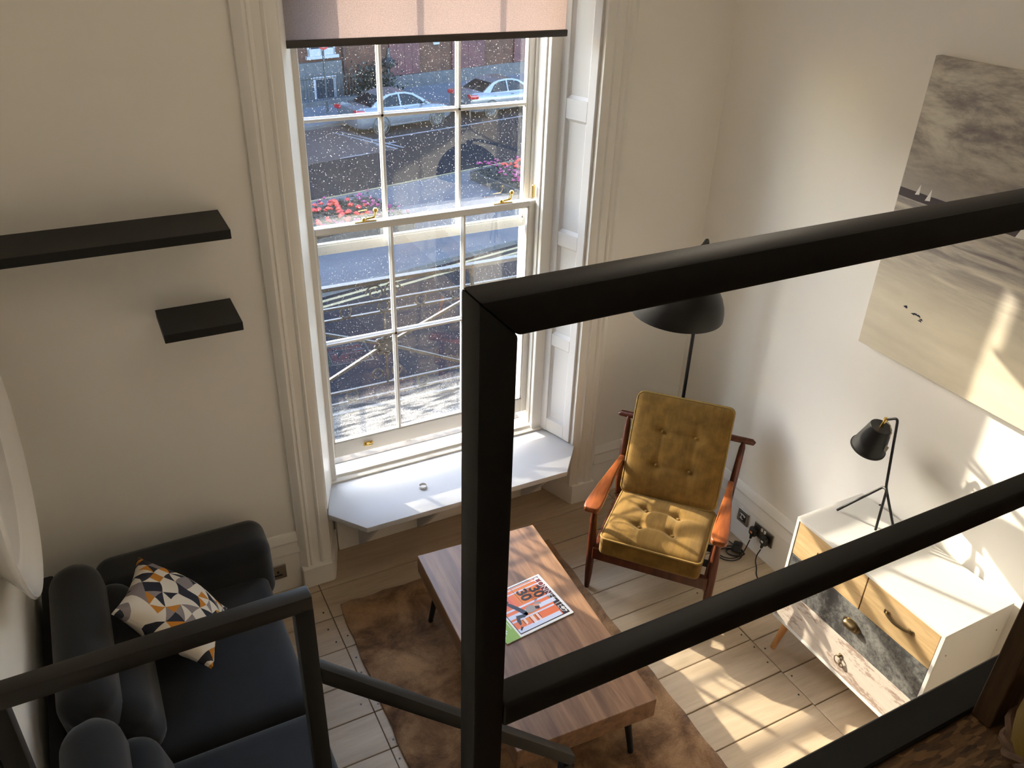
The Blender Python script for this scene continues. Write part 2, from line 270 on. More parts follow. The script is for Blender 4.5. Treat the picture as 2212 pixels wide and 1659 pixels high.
# ------------------------------------------------------------------ mesh helpers
class B:
    def __init__(s): s.bm = bmesh.new()
    def _xf(s, vs, M):
        if M is not None: bmesh.ops.transform(s.bm, matrix=M, verts=vs)
    def box(s, x0, x1, y0, y1, z0, z1, bev=0.0, seg=2, M=None):
        r = bmesh.ops.create_cube(s.bm, size=1.0); vs_ = r['verts']
        bmesh.ops.scale(s.bm, vec=(abs(x1-x0), abs(y1-y0), abs(z1-z0)), verts=vs_)
        bmesh.ops.translate(s.bm, vec=((x0+x1)/2, (y0+y1)/2, (z0+z1)/2), verts=vs_)
        if bev > 0:
            es = list({e for v in vs_ for e in v.link_edges})
            rr = bmesh.ops.bevel(s.bm, geom=es, offset=bev, segments=seg, profile=0.5, affect='EDGES')
            vs_ = list({v for f in rr['faces'] for v in f.verts} | {v for v in vs_ if v.is_valid})
        s._xf(vs_, M); return s
    def prism(s, pts, a, b, axis='z', M=None, bev=0.0):
        def p3(p, h):
            return {'z': (p[0], p[1], h), 'y': (p[0], h, p[1]), 'x': (h, p[0], p[1])}[axis]
        va = [s.bm.verts.new(p3(p, a)) for p in pts]; vb = [s.bm.verts.new(p3(p, b)) for p in pts]
        n = len(pts); fs = [s.bm.faces.new(va), s.bm.faces.new(vb)]
        for i in range(n): fs.append(s.bm.faces.new((va[i], va[(i+1) % n], vb[(i+1) % n], vb[i])))
        bmesh.ops.recalc_face_normals(s.bm, faces=fs)
        vs_ = va+vb
        if bev > 0:
            es = list({e for v in vs_ for e in v.link_edges})
            rr = bmesh.ops.bevel(s.bm, geom=es, offset=bev, segments=2, profile=0.5, affect='EDGES')
            vs_ = list({v for f in rr['faces'] for v in f.verts} | {v for v in vs_ if v.is_valid})
        s._xf(vs_, M); return s
    def tube(s, pts, r, seg=8, closed=False, M=None, square=False, roll=0.0):
        pts = [Vector(p) for p in pts]; n = len(pts); rs = r if hasattr(r, '__len__') else [r]*n
        rings = []; prev = None
        for i, p in enumerate(pts):
            if closed: t = (pts[(i+1) % n]-pts[i-1])
            else: t = (pts[min(i+1, n-1)]-pts[max(i-1, 0)])
            t.normalize()
            if prev is None:
                ref = Vector((0, 0, 1)) if abs(t.z) < 0.9 else Vector((0, 1, 0))
                a = t.cross(ref).normalized()
            else:
                a = prev - t*prev.dot(t); a.normalize()
            b = t.cross(a).normalized(); prev = a
            k = 4 if square else seg; ring = []
            for j in range(k):
                an = 2*math.pi*j/k + roll + (math.pi/4 if square else 0); rad = rs[i]*(math.sqrt(2) if square else 1)
                ring.append(s.bm.verts.new(p + a*math.cos(an)*rad + b*math.sin(an)*rad))
            rings.append(ring)
        k = len(rings[0]); fs = []
        for i in range(n if closed else n-1):
            A = rings[i]; Bq = rings[(i+1) % n]
            for j in range(k): fs.append(s.bm.faces.new((A[j], A[(j+1) % k], Bq[(j+1) % k], Bq[j])))
        if not closed: fs.append(s.bm.faces.new(rings[0])); fs.append(s.bm.faces.new(rings[-1]))
        bmesh.ops.recalc_face_normals(s.bm, faces=fs)
        s._xf([v for r_ in rings for v in r_], M); return s
    def lathe(s, prof, seg=24, M=None, cap=True):
        rings = []
        for r, z in prof:
            rings.append([s.bm.verts.new((r*math.cos(2*math.pi*j/seg), r*math.sin(2*math.pi*j/seg), z)) for j in range(seg)])
        fs = []
        for i in range(len(prof)-1):
            for j in range(seg): fs.append(s.bm.faces.new((rings[i][j], rings[i][(j+1) % seg], rings[i+1][(j+1) % seg], rings[i+1][j])))
        if cap: fs.append(s.bm.faces.new(rings[0])); fs.append(s.bm.faces.new(rings[-1]))
        bmesh.ops.recalc_face_normals(s.bm, faces=fs)
        s._xf([v for r_ in rings for v in r_], M); return s
    def soft(s, sx, sy, sz, r, n=10, fn=None, M=None):
        """rounded block (half sizes sx,sy,sz), fn reshapes each point"""
        tmp = bmesh.new(); bmesh.ops.create_cube(tmp, size=2.0); bmesh.ops.subdivide_edges(tmp, edges=tmp.edges[:], cuts=n, use_grid_fill=True)
        mp = {}
        for v in tmp.verts:
            p = Vector((v.co.x*sx, v.co.y*sy, v.co.z*sz)); q = Vector([max(-(h-r), min(h-r, c)) for c, h in zip(p, (sx, sy, sz))])
            d = p-q
            if d.length > 1e-9: p = q + d.normalized()*r
            if fn: p = Vector(fn(p))
            mp[v] = s.bm.verts.new(M @ p if M is not None else p)
        for f in tmp.faces: s.bm.faces.new([mp[v] for v in f.verts])
        tmp.free(); return s
WM = {}
def obj(name, b, m, parent=None, local=False, smooth=True, ang=35, loc=None):
    bm = b.bm if isinstance(b, B) else b
    me = bpy.data.meshes.new(name)
    if parent is not None and not local and parent in WM: bmesh.ops.transform(bm, matrix=WM[parent].inverted(), verts=bm.verts[:])
    bm.to_mesh(me); bm.free()
    if smooth:
        me.polygons.foreach_set('use_smooth', [True]*len(me.polygons)); me.set_sharp_from_angle(angle=R(ang))
    me.materials.append(MT[m] if isinstance(m, str) else m)
    o = bpy.data.objects.new(name, me); COL.objects.link(o)
    if parent is not None:
        o.parent = parent
        if parent in WM: WM[o] = WM[parent]
    if loc is not None: o.location = loc
    return o
def thing(name, label, cat, loc=(0, 0, 0), rz=0.0, group=None):
    o = bpy.data.objects.new(name, None); COL.objects.link(o); o.empty_display_size = 0.1
    o.location = loc; o.rotation_euler = (0, 0, rz); WM[o] = Matrix.Translation(loc) @ Matrix.Rotation(rz, 4, 'Z')
    tag(o, label, cat, group); return o
def tag(o, label, cat, group=None):
    o['label'] = label; o['category'] = cat
    if group: o['group'] = group
    return o
def struct(name, b=None, m=None, loc=(0, 0, 0), rz=0.0, **k):
    if b is None:
        o = bpy.data.objects.new(name, None); COL.objects.link(o); o.empty_display_size = 0.1; o.location = loc; o.rotation_euler = (0, 0, rz)
        WM[o] = Matrix.Translation(loc) @ Matrix.Rotation(rz, 4, 'Z')
    else: o = obj(name, b, m, **k); WM[o] = Matrix.Identity(4)
    o['kind'] = 'structure'; return o
def inst(src, parent, loc, rot=None, scale=None, name=None):
    c = src.copy(); COL.objects.link(c); c.parent = parent; c.location = loc
    if rot: c.rotation_euler = rot
    if scale: c.scale = scale
    if name: c.name = name
    return c
def text_bm(s, size, M, ext=0.0003, bold=0.0, sx=1.0):
    cu = bpy.data.curves.new('t', 'FONT'); cu.body = s; cu.size = size; cu.extrude = ext; cu.offset = bold; cu.resolution_u = 3
    t = bpy.data.objects.new('t', cu); COL.objects.link(t); dg = bpy.context.evaluated_depsgraph_get()
    me = bpy.data.meshes.new_from_object(t.evaluated_get(dg)); bpy.data.objects.remove(t); bpy.data.curves.remove(cu)
    b = B(); b.bm.from_mesh(me); bpy.data.meshes.remove(me); bmesh.ops.transform(b.bm, matrix=M @ Matrix.Diagonal((sx, 1, 1, 1)), verts=b.bm.verts[:]); return b
def TR(x, y, z): return Matrix.Translation((x, y, z))
def RX(a): return Matrix.Rotation(R(a), 4, 'X')
def RY(a): return Matrix.Rotation(R(a), 4, 'Y')
def RZ(a): return Matrix.Rotation(R(a), 4, 'Z')
def fillet(pts, rad, n=5):
    pts = [Vector(p) for p in pts]; out = [pts[0]]
    for i in range(1, len(pts)-1):
        a, b, c = pts[i-1], pts[i], pts[i+1]; d1 = (a-b).normalized(); d2 = (c-b).normalized()
        r = min(rad, (a-b).length*0.45, (c-b).length*0.45); p0 = b+d1*r; p2 = b+d2*r
        for k in range(n+1):
            t = k/n; out.append(p0*(1-t)**2 + b*2*t*(1-t) + p2*t*t)
    out.append(pts[-1]); return out

# ------------------------------------------------------------------ room shell
XL, XR, YW, YB, ZC = -0.505, 2.957, 3.342, -1.3, 3.9
b = B()
b.prism([(XL-0.3, YW), (0.775, YW), (0.86, 3.56), (0.86, 3.84), (XL-0.3, 3.84)], -0.25, ZC+0.2)
b.prism([(2.21, YW), (XR+0.3, YW), (XR+0.3, 3.84), (2.115, 3.84), (2.14, 3.56)], -0.25, ZC+0.2)
b.box(0.86, 2.14, 3.52, 3.84, -0.25, 0.40)
b.box(0.775, 2.21, YW+0.02, 3.84, 3.12, ZC+0.2)
struct('wall_window', b, 'wall_paint', smooth=False)
struct('wall_right', B().box(XR, XR+0.3, YB-0.3, YW, -0.25, ZC+0.2), 'wall_paint', smooth=False)
struct('wall_left', B().box(XL-0.3, XL, YB-0.3, YW, -0.25, ZC+0.2), 'wall_paint', smooth=False)
struct('wall_back', B().box(XL, XR, YB-0.3, YB, -0.25, ZC+0.2), 'wall_paint', smooth=False)
struct('ceiling', B().box(XL, XR, YB, YW+0.02, ZC, ZC+0.2), 'ceiling_paint', smooth=False)
# floorboards: one object each
fl = struct('floor', B().box(XL, XR, YB, 3.52, -0.25, -0.028), 'dark_plastic', smooth=False)
yj = [3.525, 3.245, 3.035, 2.822, 2.611, 2.416, 2.211, 2.009, 1.793, 1.587]
while yj[-1] > YB+0.2: yj.append(yj[-1]-0.207)
yj[-1] = YB
segs = [(XL+0.002, 0.68), (0.683, 2.487), (2.491, XR-0.002)]
pm = {}
for i in range(len(yj)-1):
    for k, (x0, x1) in enumerate(segs):
        off = (0.0, 0.0, -0.011)[k]
        y1 = yj[i] + (off if i else 0); y0 = yj[i+1] + off
        if i == 0: x0b, x1b = (x0, x1)
        w = y1-y0-0.0045; key = (k, round(w, 3))
        if i == 0 and k != 1: y1 = YW; w = y1-y0-0.0045; key = (k, round(w, 3))
        if key not in pm:
            bb = B().box(-(x1-x0)/2, (x1-x0)/2, -w/2, w/2, -0.026, 0, 0.002, 1); o = obj('plank', bb, 'floor_wood', fl, local=True); pm[key] = o
        else: o = inst(pm[key], fl, (0, 0, 0))
        o.location = ((x0+x1)/2, (y0+y1)/2, random.uniform(-0.0015, 0.0005))
# cut nails at the board ends
b = B()
for yy in yj[1:10]:
    for xx in (2.46, 2.52, 0.65, 0.71):
        for q in (0.05, 0.15):
            if random.random() < 0.55: b.lathe([(0.0045, 0.0), (0.0045, 0.0016)], 6, TR(xx+random.uniform(-.012, .012), yy+q+random.uniform(-.02, .02), -0.0006))
nl = obj('nail_heads', b, 'dark_plastic', fl, smooth=False); nl['kind'] = 'stuff'
# baseboards
def bb_prof(d):  # (depth, z)
    return [(0, 0), (0.018, 0), (0.018, 0.225), (0.026, 0.235), (0.026, 0.245), (0.014, 0.285), (0.016, 0.295), (0.022, 0.305), (0.016, 0.335), (0.006, 0.35), (0, 0.352)]
P = bb_prof(0)
struct('baseboard_window', B().prism([(YW-d, z) for d, z in P], XL, 0.615, 'x'), 'trim_paint')
struct('baseboard_window_corner', B().prism([(YW-d, z) for d, z in P], 2.37, XR, 'x'), 'trim_paint')
struct('baseboard_right', B().prism([(XR-d, z) for d, z in P], YB, YW, 'y'), 'trim_paint')
struct('baseboard_left', B().prism([(XL+d, z) for d, z in P], YB, YW, 'y'), 'trim_paint')
# window casings
cp = [(0.610, 3.343), (0.610, 3.322), (0.620, 3.317), (0.632, 3.306), (0.645, 3.302), (0.653, 3.308), (0.659, 3.310), (0.664, 3.304), (0.674, 3.306), (0.679, 3.314), (0.712, 3.314), (0.717, 3.307), (0.724, 3.305), (0.731, 3.314), (0.764, 3.314), (0.773, 3.319), (0.776, 3.343)]
t1 = struct('trim_1', B().prism(cp, 0.12, 3.08), 'trim_paint', ang=50)
obj('plinth', B().box(0.612, 0.770, 3.284, YW, 0, 0.128, 0.004, 1), 'trim_paint', t1)
cpr = [(2.985-x, y) for x, y in reversed(cp)]
t2 = struct('trim_2', B().prism(cpr, 0.12, 3.08), 'trim_paint', ang=50)
obj('plinth', B().prism([(2.222, 3.298), (2.373, 3.292), (2.373, YW), (2.222, YW)], 0, 0.133, bev=0.003), 'trim_paint', t2)
obj('plinth', B().prism([(2.222, 3.298), (2.222, 3.345), (2.16, 3.53), (2.143, 3.52)], 0, 0.133, bev=0.003), 'trim_paint', t2)
obj('plinth', B().prism([(0.770, 3.29), (0.782, 3.30), (0.862, 3.53), (0.848, 3.53), (0.770, 3.345)], 0, 0.128), 'trim_paint', t1)
struct('trim_3', B().box(0.60, 2.385, 3.30, YW, 3.08, 3.26, 0.008), 'trim_paint')

# ------------------------------------------------------------------ window
w1 = struct('window_1', None, loc=(1.47, 3.66, 0.44))
# lining, stops and sill of the box frame
b = B()
b.box(0.862, 0.893, 3.545, 3.80, 0.40, 3.12, 0.003, 1); b.box(2.066, 2.14, 3.545, 3.80, 0.40, 3.12, 0.003, 1)
b.box(0.86, 2.14, 3.545, 3.80, 3.03, 3.12)
b.box(0.893, 0.901, 3.575, 3.612, 0.46, 3.03, 0.003, 1); b.box(2.058, 2.066, 3.575, 3.612, 0.46, 3.03, 0.003, 1)
b.box(0.893, 0.905, 3.662, 3.672, 0.46, 3.03); b.box(2.054, 2.066, 3.662, 3.672, 0.46, 3.03)
obj('frame', b, 'sash_paint', w1)
b = B().prism([(3.53, 0.40), (3.53, 0.436), (3.542, 0.441), (3.562, 0.441), (3.568, 0.452), (3.585, 0.454), (3.60, 0.448), (3.612, 0.446), (3.62, 0.432), (3.70, 0.425), (3.70, 0.40)], 0.858, 2.142, 'x')
obj('inner_sill', b, 'sash_paint', w1)
def bar_v(b, x, y0, y1, z0, z1, w=0.024):   # moulded glazing bar
    ym = (y0+y1)/2
    b.prism([(x-w/2, ym+0.006), (x-w/2, ym-0.004), (x-w*0.32, ym-0.010), (x-w*0.22, y0), (x+w*0.22, y0), (x+w*0.32, ym-0.010), (x+w/2, ym-0.004), (x+w/2, ym+0.006), (x+w*0.3, y1), (x-w*0.3, y1)], z0, z1)
def bar_h(b, z, y0, y1, x0, x1, w=0.024):
    ym = (y0+y1)/2
    b.prism([(ym+0.006, z-w/2), (ym-0.004, z-w/2), (ym-0.010, z-w*0.32), (y0, z-w*0.22), (y0, z+w*0.22), (ym-0.010, z+w*0.32), (ym-0.004, z+w/2), (ym+0.006, z+w/2), (y1, z+w*0.3), (y1, z-w*0.3)], x0, x1, 'x')
def sash(y0, y1, z0, z1, gz0, gz1, zb, mats, grp):
    xo0, xo1, gx0, gx1 = 0.895, 2.064, 0.915, 2.026
    b = B()
    b.box(xo0, gx0, y0, y1, z0, z1, 0.002, 1); b.box(gx1, xo1, y0, y1, z0, z1, 0.002, 1)
    b.box(gx0, gx1, y0, y1, z0, gz0, 0.002, 1); b.box(gx0, gx1, y0, y1, gz1, z1, 0.002, 1)
    ym = (y0+y1)/2
    # glazing rebate bead round the opening
    b.box(gx0, gx0+0.007, y0+0.006, ym, gz0, gz1); b.box(gx1-0.007, gx1, y0+0.006, ym, gz0, gz1); b.box(gx0, gx1, y0+0.006, ym, gz0, gz0+0.007); b.box(gx0, gx1, y0+0.006, ym, gz1-0.007, gz1)
    s = obj('sash', b, 'sash_paint', w1)
    xb = (1.283, 1.664)
    for x in xb:
        q = B(); bar_v(q, x, y0+0.004, y1-0.004, gz0, gz1); obj('glazing_bar', q, 'sash_paint', s)
    q = B(); bar_h(q, zb, y0+0.004, y1-0.004, gx0, gx1); obj('glazing_bar', q, 'sash_paint', s)
    xs = (gx0-0.004,)+xb+(gx1+0.004,); zs = (gz0-0.004, zb, gz1+0.004)
    for i in range(3):
        for j in range(2):
            q = B().box(xs[i]+0.001, xs[i+1]-0.001, ym-0.002, ym+0.002, zs[j]+0.001, zs[j+1]-0.001)
            o = obj('pane', q, mats[j], s, local=False, smooth=False)
            # shift origin to world height zero so that grime follows height
    return s
lo = sash(3.615, 3.660, 0.527, 1.797, 0.613, 1.768, 1.196, ('glass_grimy', 'glass'), 0)
up = sash(3.675, 3.720, 1.645, 3.02, 1.690, 2.955, 2.264, ('glass', 'glass'), 1)
# brass furniture
def lift(x, z):
    b = B().box(x-0.026, x+0.026, 3.609, 3.616, z-0.012, z+0.012, 0.003, 1)
    b.tube([(x-0.016, 3.61, z-0.002), (x-0.012, 3.594, z+0.004), (x+0.012, 3.594, z+0.004), (x+0.016, 3.61, z-0.002)], 0.006, 8); obj('sash_lift', b, 'brass', lo)
lift(1.098, 0.572); lift(1.86, 0.572)
def catch(x):
    b = B().box(x-0.055, x+0.055, 3.625, 3.648, 1.797, 1.803, 0.002, 1); b.lathe([(0.011, 0), (0.011, 0.008), (0.006, 0.014)], 12, TR(x-0.005, 3.636, 1.802))
    b.tube([(x-0.005, 3.636, 1.808), (x+0.048, 3.640, 1.812), (x+0.055, 3.642, 1.836)], 0.0055, 8); b.lathe([(0.004, 0), (0.012, 0.006), (0.013, 0.012), (0.008, 0.02), (0.002, 0.022)], 12, TR(x+0.055, 3.642, 1.834))
    obj('sash_fastener', b, 'brass', lo)
catch(1.16); catch(1.88)
obj('sash_stop', B().box(2.036, 2.05, 3.606, 3.616, 1.815, 1.88, 0.002, 1), 'brass', w1)
# shutters folded into the reveals
def shutter(A, Bp):
    A = Vector((A[0], A[1], 0)); Bp = Vector((Bp[0], Bp[1], 0)); d = (Bp-A); L = d.length; d.normalize(); n = Vector((-d.y, d.x, 0)) if A.x > 1.4 else Vector((d.y, -d.x, 0))
    M = Matrix(((d.x, n.x, 0, A.x), (d.y, n.y, 0, A.y), (0, 0, 1, 0), (0, 0, 0, 1)))
    rows = [(0.435, 0.52, 1.00), (1.00, 1.07, 1.585), (1.585, 1.66, 2.225), (2.225, 2.32, 2.90)]
    b = B(); b.box(0, 0.045, 0, 0.02, 0.432, 3.0, 0.002, 1, M=M); b.box(L-0.045, L, 0, 0.02, 0.432, 3.0, 0.002, 1, M=M)
    for z0, z1, z2 in rows: b.box(0.045, L-0.045, 0, 0.019, z0, z1, 0.002, 1, M=M)
    b.box(0.045, L-0.045, 0, 0.019, 2.90, 3.0, M=M)
    o = obj('shutter', b, 'shutter_paint', w1, ang=30)
    for z0, z1, z2 in rows:
        q = B(); x0, x1 = 0.045, L-0.045; e = 0.014
        pts = [(x0, 0.012, z1), (x1, 0.012, z1), (x1, 0.012, z2), (x0, 0.012, z2)]; pin = [(x0+e, 0.003, z1+e), (x1-e, 0.003, z1+e), (x1-e, 0.003, z2-e), (x0+e, 0.003, z2-e)]
        va = [q.bm.verts.new(M @ Vector(p)) for p in pts]; vb = [q.bm.verts.new(M @ Vector(p)) for p in pin]
        fs = [q.bm.faces.new(vb)] + [q.bm.faces.new((va[i], va[(i+1) % 4], vb[(i+1) % 4], vb[i])) for i in range(4)]
        bk = [q.bm.verts.new(M @ Vector((p[0], -0.004, p[2]))) for p in pts]; fs.append(q.bm.faces.new(bk)); fs += [q.bm.faces.new((va[i], va[(i+1) % 4], bk[(i+1) % 4], bk[i])) for i in range(4)]
        bmesh.ops.recalc_face_normals(q.bm, faces=fs); obj('panel', q, 'shutter_paint', o, smooth=False)
shutter((2.213, 3.345), (2.142, 3.552)); obj('lining', B().prism([(0.776, 3.344), (0.783, 3.342), (0.866, 3.546), (0.858, 3.552)], 0.432, 3.1), 'trim_paint', w1, smooth=False)
# outer stone sill and balcony
struct('trim_4', B().box(0.80, 2.20, 3.70, 3.91, 0.30, 0.432, 0.006, 2), 'stone_sill')

# window seat
ws = thing('window_seat', 'white painted window seat board with chamfered ends under the sash window', 'window seat', (1.47, 3.3, 0))
obj('board', B().prism([(0.852, 3.529), (0.777, 3.318), (0.772, 3.298), (0.913, 3.118), (2.05, 3.104), (2.21, 3.296), (2.205, 3.318), (2.138, 3.529)], 0.398, 0.429, bev=0.0025), 'seat_paint', ws, ang=25)
for x in (0.985, 1.33, 2.0):
    obj('bracket', B().prism([(3.519, 0.002), (3.519, 0.397), (3.16, 0.397), (3.16, 0.37), (3.44, 0.05), (3.50, 0.002)], x-0.012, x+0.012, 'x'), 'seat_paint', ws, smooth=False)
obj('apron', B().box(0.86, 2.13, 3.497, 3.519, 0.002, 0.397), 'trim_paint', ws)
# roller blind
rb = thing('roller_blind', 'taupe roller blind half lowered over the upper sash', 'blind', (1.455, 3.46, 2.6))
obj('fabric', B().box(0.822, 2.083, 3.4595, 3.4605, 2.62, 3.07), 'blind_fabric', rb, smooth=False)
mat('blind_bar', (0.055, 0.047, 0.043), 0.6)
obj('bottom_bar', B().box(0.820, 2.092, 3.452, 3.468, 2.598, 2.627, 0.004), 'blind_bar', rb)
obj('roller_tube', B().tube([(0.80, 3.462, 3.08), (2.10, 3.462, 3.08)], 0.022, 14), 'blind_bar', rb)
b = B()
for k in range(95):
    z = 2.98-k*0.019
    if z > 1.2: b.lathe([(0.001, -0.003), (0.0028, 0), (0.001, 0.003)], 6, TR(0.803, 3.41, z))
b.tube([(0.803, 3.41, 2.98), (0.803, 3.41, 1.25)], 0.0009, 5)
obj('bead_chain', b, 'steel_plate', rb)

# ------------------------------------------------------------------ added fill pendant (out of view, lifts the shaded side)
def emit(name, col, st):
    m, nt, p, o = nodes(name); p.inputs['Base Color'].default_value = c4(col); p.inputs['Emission Color'].default_value = c4(col); p.inputs['Emission Strength'].default_value = st; MT[name] = m
emit('opal_fill', (1.0, 0.87, 0.70), 3.0)
pl_ = thing('fill_pendant', 'opal globe pendant added out of view as fill light for the room', 'lamp', (1.25, 1.6, ZC))
obj('ceiling_rose', B().lathe([(0.06, ZC), (0.06, ZC-0.02), (0.012, ZC-0.03)], 24, TR(1.25, 1.6, 0)), 'brass', pl_)
obj('flex', B().tube([(1.25, 1.6, ZC-0.02), (1.25, 1.6, 3.56)], 0.004, 6), 'cable_black', pl_)
obj('gallery', B().lathe([(0.05, 3.52), (0.05, 3.56), (0.012, 3.575)], 24, TR(1.25, 1.6, 0)), 'brass', pl_)
b = B(); bmesh.ops.create_uvsphere(b.bm, u_segments=28, v_segments=16, radius=0.17); bmesh.ops.translate(b.bm, vec=(1.25, 1.6, 3.36), verts=b.bm.verts[:]); obj('globe', b, 'opal_fill', pl_, ang=180)

# ------------------------------------------------------------------ wall shelves
def shelf(x0, x1, z, label):
    o = obj('wall_shelf', B().box(x0, x1, 3.098, YW+0.001, z-0.036, z, 0.0015, 1), 'shelf_black'); tag(o, label, 'shelf', 'black floating shelves')
shelf(-0.495, 0.470, 2.036, 'long black floating shelf on the wall, the upper of the two')
shelf(0.172, 0.466, 1.656, 'short black floating shelf below the long one')
# ------------------------------------------------------------------ round white dish on the left wall
dm = TR(XL, 2.74, 1.47) @ RY(90)
wd = thing('wall_dish', 'large round glossy white dished wall ornament above the sofa', 'wall ornament', (XL, 2.74, 1.47))
obj('rim', B().lathe([(0.33, 0.0), (0.36, 0.03), (0.43, 0.085), (0.452, 0.098), (0.458, 0.106), (0.452, 0.113), (0.440, 0.110), (0.41, 0.092), (0.37, 0.070), (0.355, 0.064), (0.350, 0.058)], 72, dm, cap=False), 'dish_white', wd, ang=60)
obj('centre', B().lathe([(0.351, 0.052), (0.351, 0.060), (0.345, 0.064), (0.02, 0.048)], 72, dm), 'dish_white', wd, ang=40)
# ------------------------------------------------------------------ sockets
s = thing('wall_socket', 'brushed metal single power socket on the skirting beside the sofa', 'socket', (0.494, 3.324, 0.135))
obj('plate', B().box(0.450, 0.536, 3.316, 3.324, 0.092, 0.178, 0.002, 1), 'steel_plate', s)
b = B().box(0.489, 0.499, 3.3145, 3.318, 0.130, 0.146, 0.001, 1); b.box(0.474, 0.514, 3.3145, 3.318, 0.112, 0.122, 0.001, 1); obj('pin_slots', b, 'dark_plastic', s)
XF = XR-0.018
def ry(y0, y1, z0, z1, d0, d1): return (XF-d1, XF-d0, y0, y1, z0, z1)
s = thing('data_socket', 'brushed metal data outlet with black centre behind the armchair', 'socket', (XF, 2.62, 0.16))
obj('plate', B().box(*ry(2.578, 2.664, 0.118, 0.204, 0, 0.007), 0.002, 1), 'steel_plate', s)
obj('module', B().box(*ry(2.596, 2.646, 0.134, 0.188, 0.005, 0.009), 0.001, 1), 'dark_plastic', s)
b = B()
for y0, y1, z0, z1 in ((2.612, 2.642, 0.174, 0.182), (2.628, 2.636, 0.164, 0.180), (2.602, 2.616, 0.168, 0.180), (2.616, 2.640, 0.144, 0.150), (2.626, 2.640, 0.146, 0.158)): b.box(*ry(y0, y1, z0, z1, 0.008, 0.0105))
obj('shutter_marks', b, 'white_plastic', s)
s = thing('double_socket', 'brushed metal double power socket with two black plugs in it', 'socket', (XF, 2.455, 0.16))
obj('plate', B().box(*ry(2.382, 2.529, 0.118, 0.204, 0, 0.008), 0.002, 1), 'steel_plate', s)
for y in (2.445, 2.468): obj('switch', B().box(*ry(y-0.006, y+0.006, 0.176, 0.194, 0.007, 0.012), 0.001, 1), 'white_plastic', s)
def plug(name, y, z, col, label, path, switch=None):
    t = thing(name, label, 'cable', (XF-0.01, y, z))
    b = B(); b.soft(0.0155, 0.024, 0.026, 0.012, 4, None, TR(XF-0.0245, y, z)); b.tube([(XF-0.03, y, z-0.018), (XF-0.036, y, z-0.045)], [0.011, 0.006], 10)
    pl = obj('plug', b, 'dark_plastic', t); obj('fuse_label', B().box(XF-0.0415, XF-0.0395, y-0.008, y+0.008, z-0.005, z+0.007), col, pl)
    obj('cord', B().tube(path, 0.0033, 7), 'cable_black', t)
    if switch:
        M = TR(*switch) @ RZ(35); bb = B().soft(0.045, 0.026, 0.014, 0.012, 6, lambda p: (p[0], p[1], p[2]*(1.25-0.5*abs(p[0])/0.045)), M); bb.lathe([(0.013, 0), (0.012, 0.006), (0.006, 0.008)], 14, M @ TR(0.004, 0, 0.014))
        obj('foot_switch', bb, 'dark_plastic', t)
random.seed(5)
pts = [(XF-0.036, 2.512, 0.092), (XF-0.042, 2.516, 0.05), (XF-0.05, 2.52, 0.012), (2.872, 2.512, 0.012), (2.85, 2.515, 0.014)]
cx, cy = 2.812, 2.535
for k in range(58):
    a = k*0.42+0.3; r = 0.036+0.012*math.sin(k*0.23); pts.append((cx+r*math.cos(a)*1.5-0.012*math.sin(k*0.2), cy+r*math.sin(a)*1.25-0.3*r*math.cos(a), 0.005+0.00035*k))
pts += [(2.86, 2.62, 0.015), (2.845, 2.74, 0.006), (2.76, 2.88, 0.012), (2.70, 2.93, 0.022)]
plug('power_cable', 2.512, 0.148, 'orange_label', 'black cable coiled on the boards with foot switch and orange-labelled plug', fillet(pts, 0.02, 2), (2.852, 2.545, 0.034))
pts = [(XF-0.036, 2.424, 0.092), (XF-0.05, 2.43, 0.05), (XF-0.055, 2.425, 0.012), (2.865, 2.39, 0.0045), (2.825, 2.35, 0.0045), (2.80, 2.30, 0.0045), (2.80, 2.20, 0.0045), (2.84, 2.06, 0.0045), (2.935, 1.99, 0.0045), (2.945, 1.965, 0.05), (2.944, 1.9, 0.55), (2.944, 1.86, 0.80), (2.92, 1.85, 0.812)]
plug('power_cable', 2.424, 0.148, 'white_plastic', 'black cable running along the floor behind the chest of drawers', fillet(pts, 0.06, 5))

# ------------------------------------------------------------------ sofa
sf = thing('sofa', 'charcoal velvet sofa with roll cushions standing against the left wall', 'sofa', (-0.03, 2.35, 0))
Ys, Ye = 3.27, 1.47
obj('base', B().box(-0.465, 0.385, Ye, 3.12, 0.09, 0.27, 0.02, 2), 'sofa_velvet', sf)
obj('back_frame', B().box(-0.478, -0.425, Ye, 3.16, 0.09, 0.635, 0.015, 2), 'sofa_black', sf)
def seatc(y0, y1):
    hy = (y1-y0)/2
    def fn(p):
        k = max(0, 1-(p[1]/hy)**2)*max(0, 1-(p[0]/0.31)**2); return (p[0], p[1], p[2]+(0.018*k if p[2] > 0 else 0))
    obj('seat_cushion', B().soft(0.315, hy, 0.085, 0.05, 28, fn, TR(0.085, (y0+y1)/2, 0.345)), 'sofa_velvet', sf, ang=80)
seatc(2.225, 3.055); seatc(Ye, 2.215)
obj('armrest', B().soft(0.362, 0.128, 0.165, 0.072, 28, lambda p: (p[0], p[1]+0.012*math.sin((p[2]+0.1)*6), p[2]), TR(0.075, 3.118, 0.435)), 'sofa_velvet', sf, ang=80)
